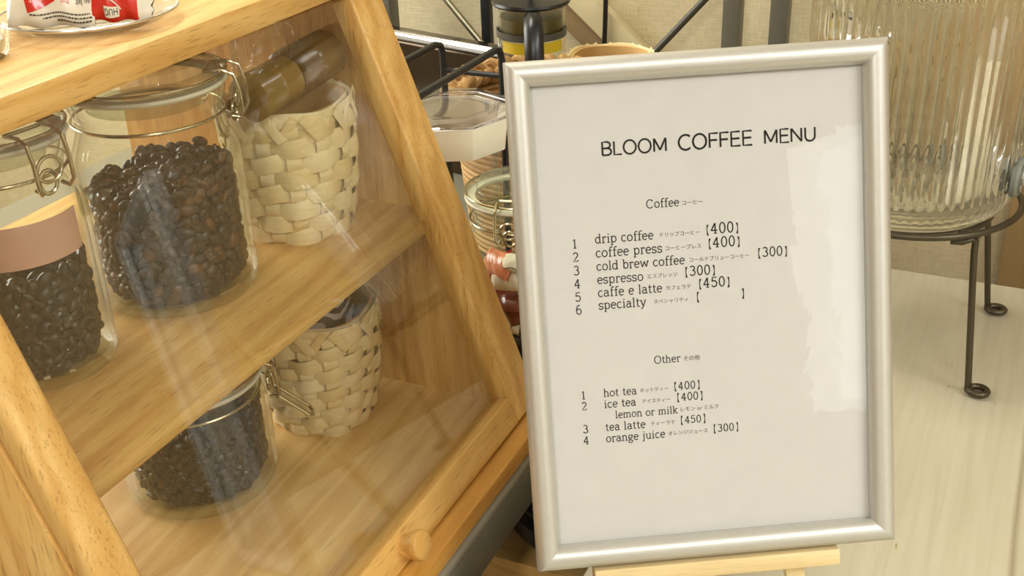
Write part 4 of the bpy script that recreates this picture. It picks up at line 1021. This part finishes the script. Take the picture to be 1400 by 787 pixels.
MB().lathe([(0.0, 0.01), (0.033, 0.01), (0.0345, 0.012), (0.0345, 0.225), (0.036, 0.23), (0.0345, 0.231), (0.0328, 0.225), (0.0328, 0.014), (0.0, 0.013)]).build('beaker', G_JAR, fp)
MB().lathe([(0.0, -0.026), (0.035, -0.026), (0.0365, -0.022), (0.0365, 0.012), (0.0355, 0.012), (0.035, 0.009), (0.0, 0.009)]).build('base', M_BLACK, fp)
MB().lathe([(0.0352, 0.200), (0.0362, 0.200), (0.0362, 0.207), (0.0352, 0.207)], closed=True).build('band', M_POSTSIDE, fp)
MB().lathe([(0.0, 0.2315), (0.0385, 0.2315), (0.0402, 0.2335), (0.0395, 0.2360), (0.030, 0.2378), (0.010, 0.2405), (0.0, 0.242)]).build('lid', M_BLACK, fp)
MB().lathe([(0.0, 0.242), (0.003, 0.242), (0.003, 0.262), (0.009, 0.266), (0.011, 0.274), (0.008, 0.281), (0.0, 0.283)], seg=32).build('plunger_knob', M_BLACK, fp)
MB().lathe([(0.0, 0.200), (0.0322, 0.200), (0.0322, 0.220), (0.0, 0.220)]).build('filter', plain('bronze filter', srgb(96, 84, 48), 0.35, metal=0.5), fp)
hd = math.radians(-64); e = Vector((cos(hd), sin(hd), 0)); sdv = Vector((-sin(hd), cos(hd), 0))
hp = [e * 0.036 + Vector((0, 0, 0.226)), e * 0.052 + Vector((0, 0, 0.226)), e * 0.066 + Vector((0, 0, 0.218)), e * 0.070 + Vector((0, 0, 0.18)), e * 0.069 + Vector((0, 0, 0.13)), e * 0.060 + Vector((0, 0, 0.10)), e * 0.037 + Vector((0, 0, 0.095))]
MB().ribbon(hp, [Vector((0, 0, 1)), Vector((0, 0, 1)), e * 0.7 + Vector((0, 0, .7)), e, e, e * 0.7 - Vector((0, 0, .7)), Vector((0, 0, -1))], [sdv] * 7, 0.019, 0.013).build('handle', M_BLACK, fp, angle=60)
tgv = []; tgf = []
for i in range(13):
    a = hd + math.radians(-62 + 124 * i / 12)
    tgv += [(0.0338 * cos(a), 0.0338 * sin(a), 0.187), (0.0338 * cos(a), 0.0338 * sin(a), 0.198), (0.0332 * cos(a), 0.0332 * sin(a), 0.198), (0.0332 * cos(a), 0.0332 * sin(a), 0.187)]
for i in range(12):
    for k in range(4): tgf.append((i * 4 + k, i * 4 + (k + 1) % 4, i * 4 + 4 + (k + 1) % 4, i * 4 + 4 + k))
tgf += [(3, 2, 1, 0), (48, 49, 50, 51)]
MB().add(tgv, tgf).build('yellow_tag', M_GOLD, fp)
# polished steel tray unit behind the rack
a_, b_ = Vector((-0.735, 1.215, 0)), Vector((-0.556, 1.172, 0)); dv = (b_ - a_).normalized(); nv2 = Vector((-dv.y, dv.x, 0))
su = thing('steel_box', 'dark polished steel box with bright rounded rim behind the black rack', 'box', (a_.x, a_.y, ZT2))
O2 = su.location
MB().at(O2).prism([a_ - dv * 0.08 + Vector((0, 0, ZT2)), b_ + Vector((0, 0, ZT2)), b_ + nv2 * 0.05 + Vector((0, 0, ZT2)), a_ - dv * 0.08 + nv2 * 0.05 + Vector((0, 0, ZT2))], (0, 0, 0.163)).build('box_body', M_DARKPAN, su, bevel=0.006, seg=3)
zz = Vector((0, 0, ZT2 + 0.168))
MB().at(O2).tube([a_ - dv * 0.08 + zz, b_ - dv * 0.004 + zz, b_ + zz + nv2 * 0.004, b_ + nv2 * 0.03 + zz], 0.0058, seg=14).build('rim', M_CHROME, su)
# metal rack of posts and braces against the wall
mr = thing('metal_rack', 'grey metal rack frame with crossed brace rods standing against the back wall', 'rack', (-0.5, 1.305, 0))
for x in (-0.325, -0.270, -0.792):
    MB().box((x + 0.5 - 0.0098, -0.012, 0), (x + 0.5 + 0.0098, 0.012, 1.75)).build('post', M_POST, mr, bevel=0.001)
o = MB().tube([(-1.0 + 0.5, 0.0, 1.281), (-0.44 + 0.5, 0.0, 0.665)], 0.0042, seg=12).build('brace_rod', M_STEEL, mr); o['label'] = 'silver brace rod'
o = MB().tube([(-0.70 + 0.5, 0.006, 0.59), (-0.12 + 0.5, 0.006, 1.251)], 0.0042, seg=12).build('brace_rod', M_POSTSIDE, mr); o['label'] = 'dark brace rod'
MB().box((-0.32, -0.01, 1.735), (0.25, 0.01, 1.755)).build('top_bar', M_POST, mr, bevel=0.001)
bp_ = MB().box((-0.0062, -0.0062, 0), (0.0062, 0.0062, 1.7)).build('black_post', M_BLACKM, bevel=0.001); bp_.location = (-0.660, 1.335, 0)
tag(bp_, 'slim square black post behind the french press at its left', 'post')
cb = MB().tube([(-0.490, 1.333, 0.0 + 0.003), (-0.492, 1.334, 0.5), (-0.4965, 1.334, 0.87), (-0.4945, 1.334, 0.93), (-0.493, 1.334, 1.0), (-0.495, 1.335, 1.3), (-0.50, 1.338, 1.6), (-0.50, 1.357, 1.66)], 0.0031, seg=10).build('cable', M_BLACK)
tag(cb, 'black cable hanging down the wall between press and menu top', 'cable')
bd = thing('brace_board', 'beige diagonal board with a brown strip along its lower side fixed to the back wall', 'board', (-0.5, 1.349, 0.92))
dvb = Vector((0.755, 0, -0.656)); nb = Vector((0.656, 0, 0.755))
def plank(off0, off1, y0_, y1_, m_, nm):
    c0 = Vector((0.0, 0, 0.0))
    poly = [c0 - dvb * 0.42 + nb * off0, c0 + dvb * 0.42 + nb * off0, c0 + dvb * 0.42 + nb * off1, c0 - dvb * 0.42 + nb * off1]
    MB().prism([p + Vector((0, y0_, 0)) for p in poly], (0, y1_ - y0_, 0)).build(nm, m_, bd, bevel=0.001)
plank(-0.008, 0.024, -0.010, 0.010, M_BEIGE, 'front_board')
plank(-0.036, -0.0085, -0.004, 0.010, M_BROWN, 'brown_strip')  # separate brown strip along the lower left side of the board
tpn = MB().box((-0.45, -0.008, 0), (2.2, 0.008, 2.0)).build('tan_panel', M_TAN, bevel=0.002); tpn.location = (0.455, 1.347, 0)
tag(tpn, 'tan satin panel standing against the wall right of the dispenser', 'panel')
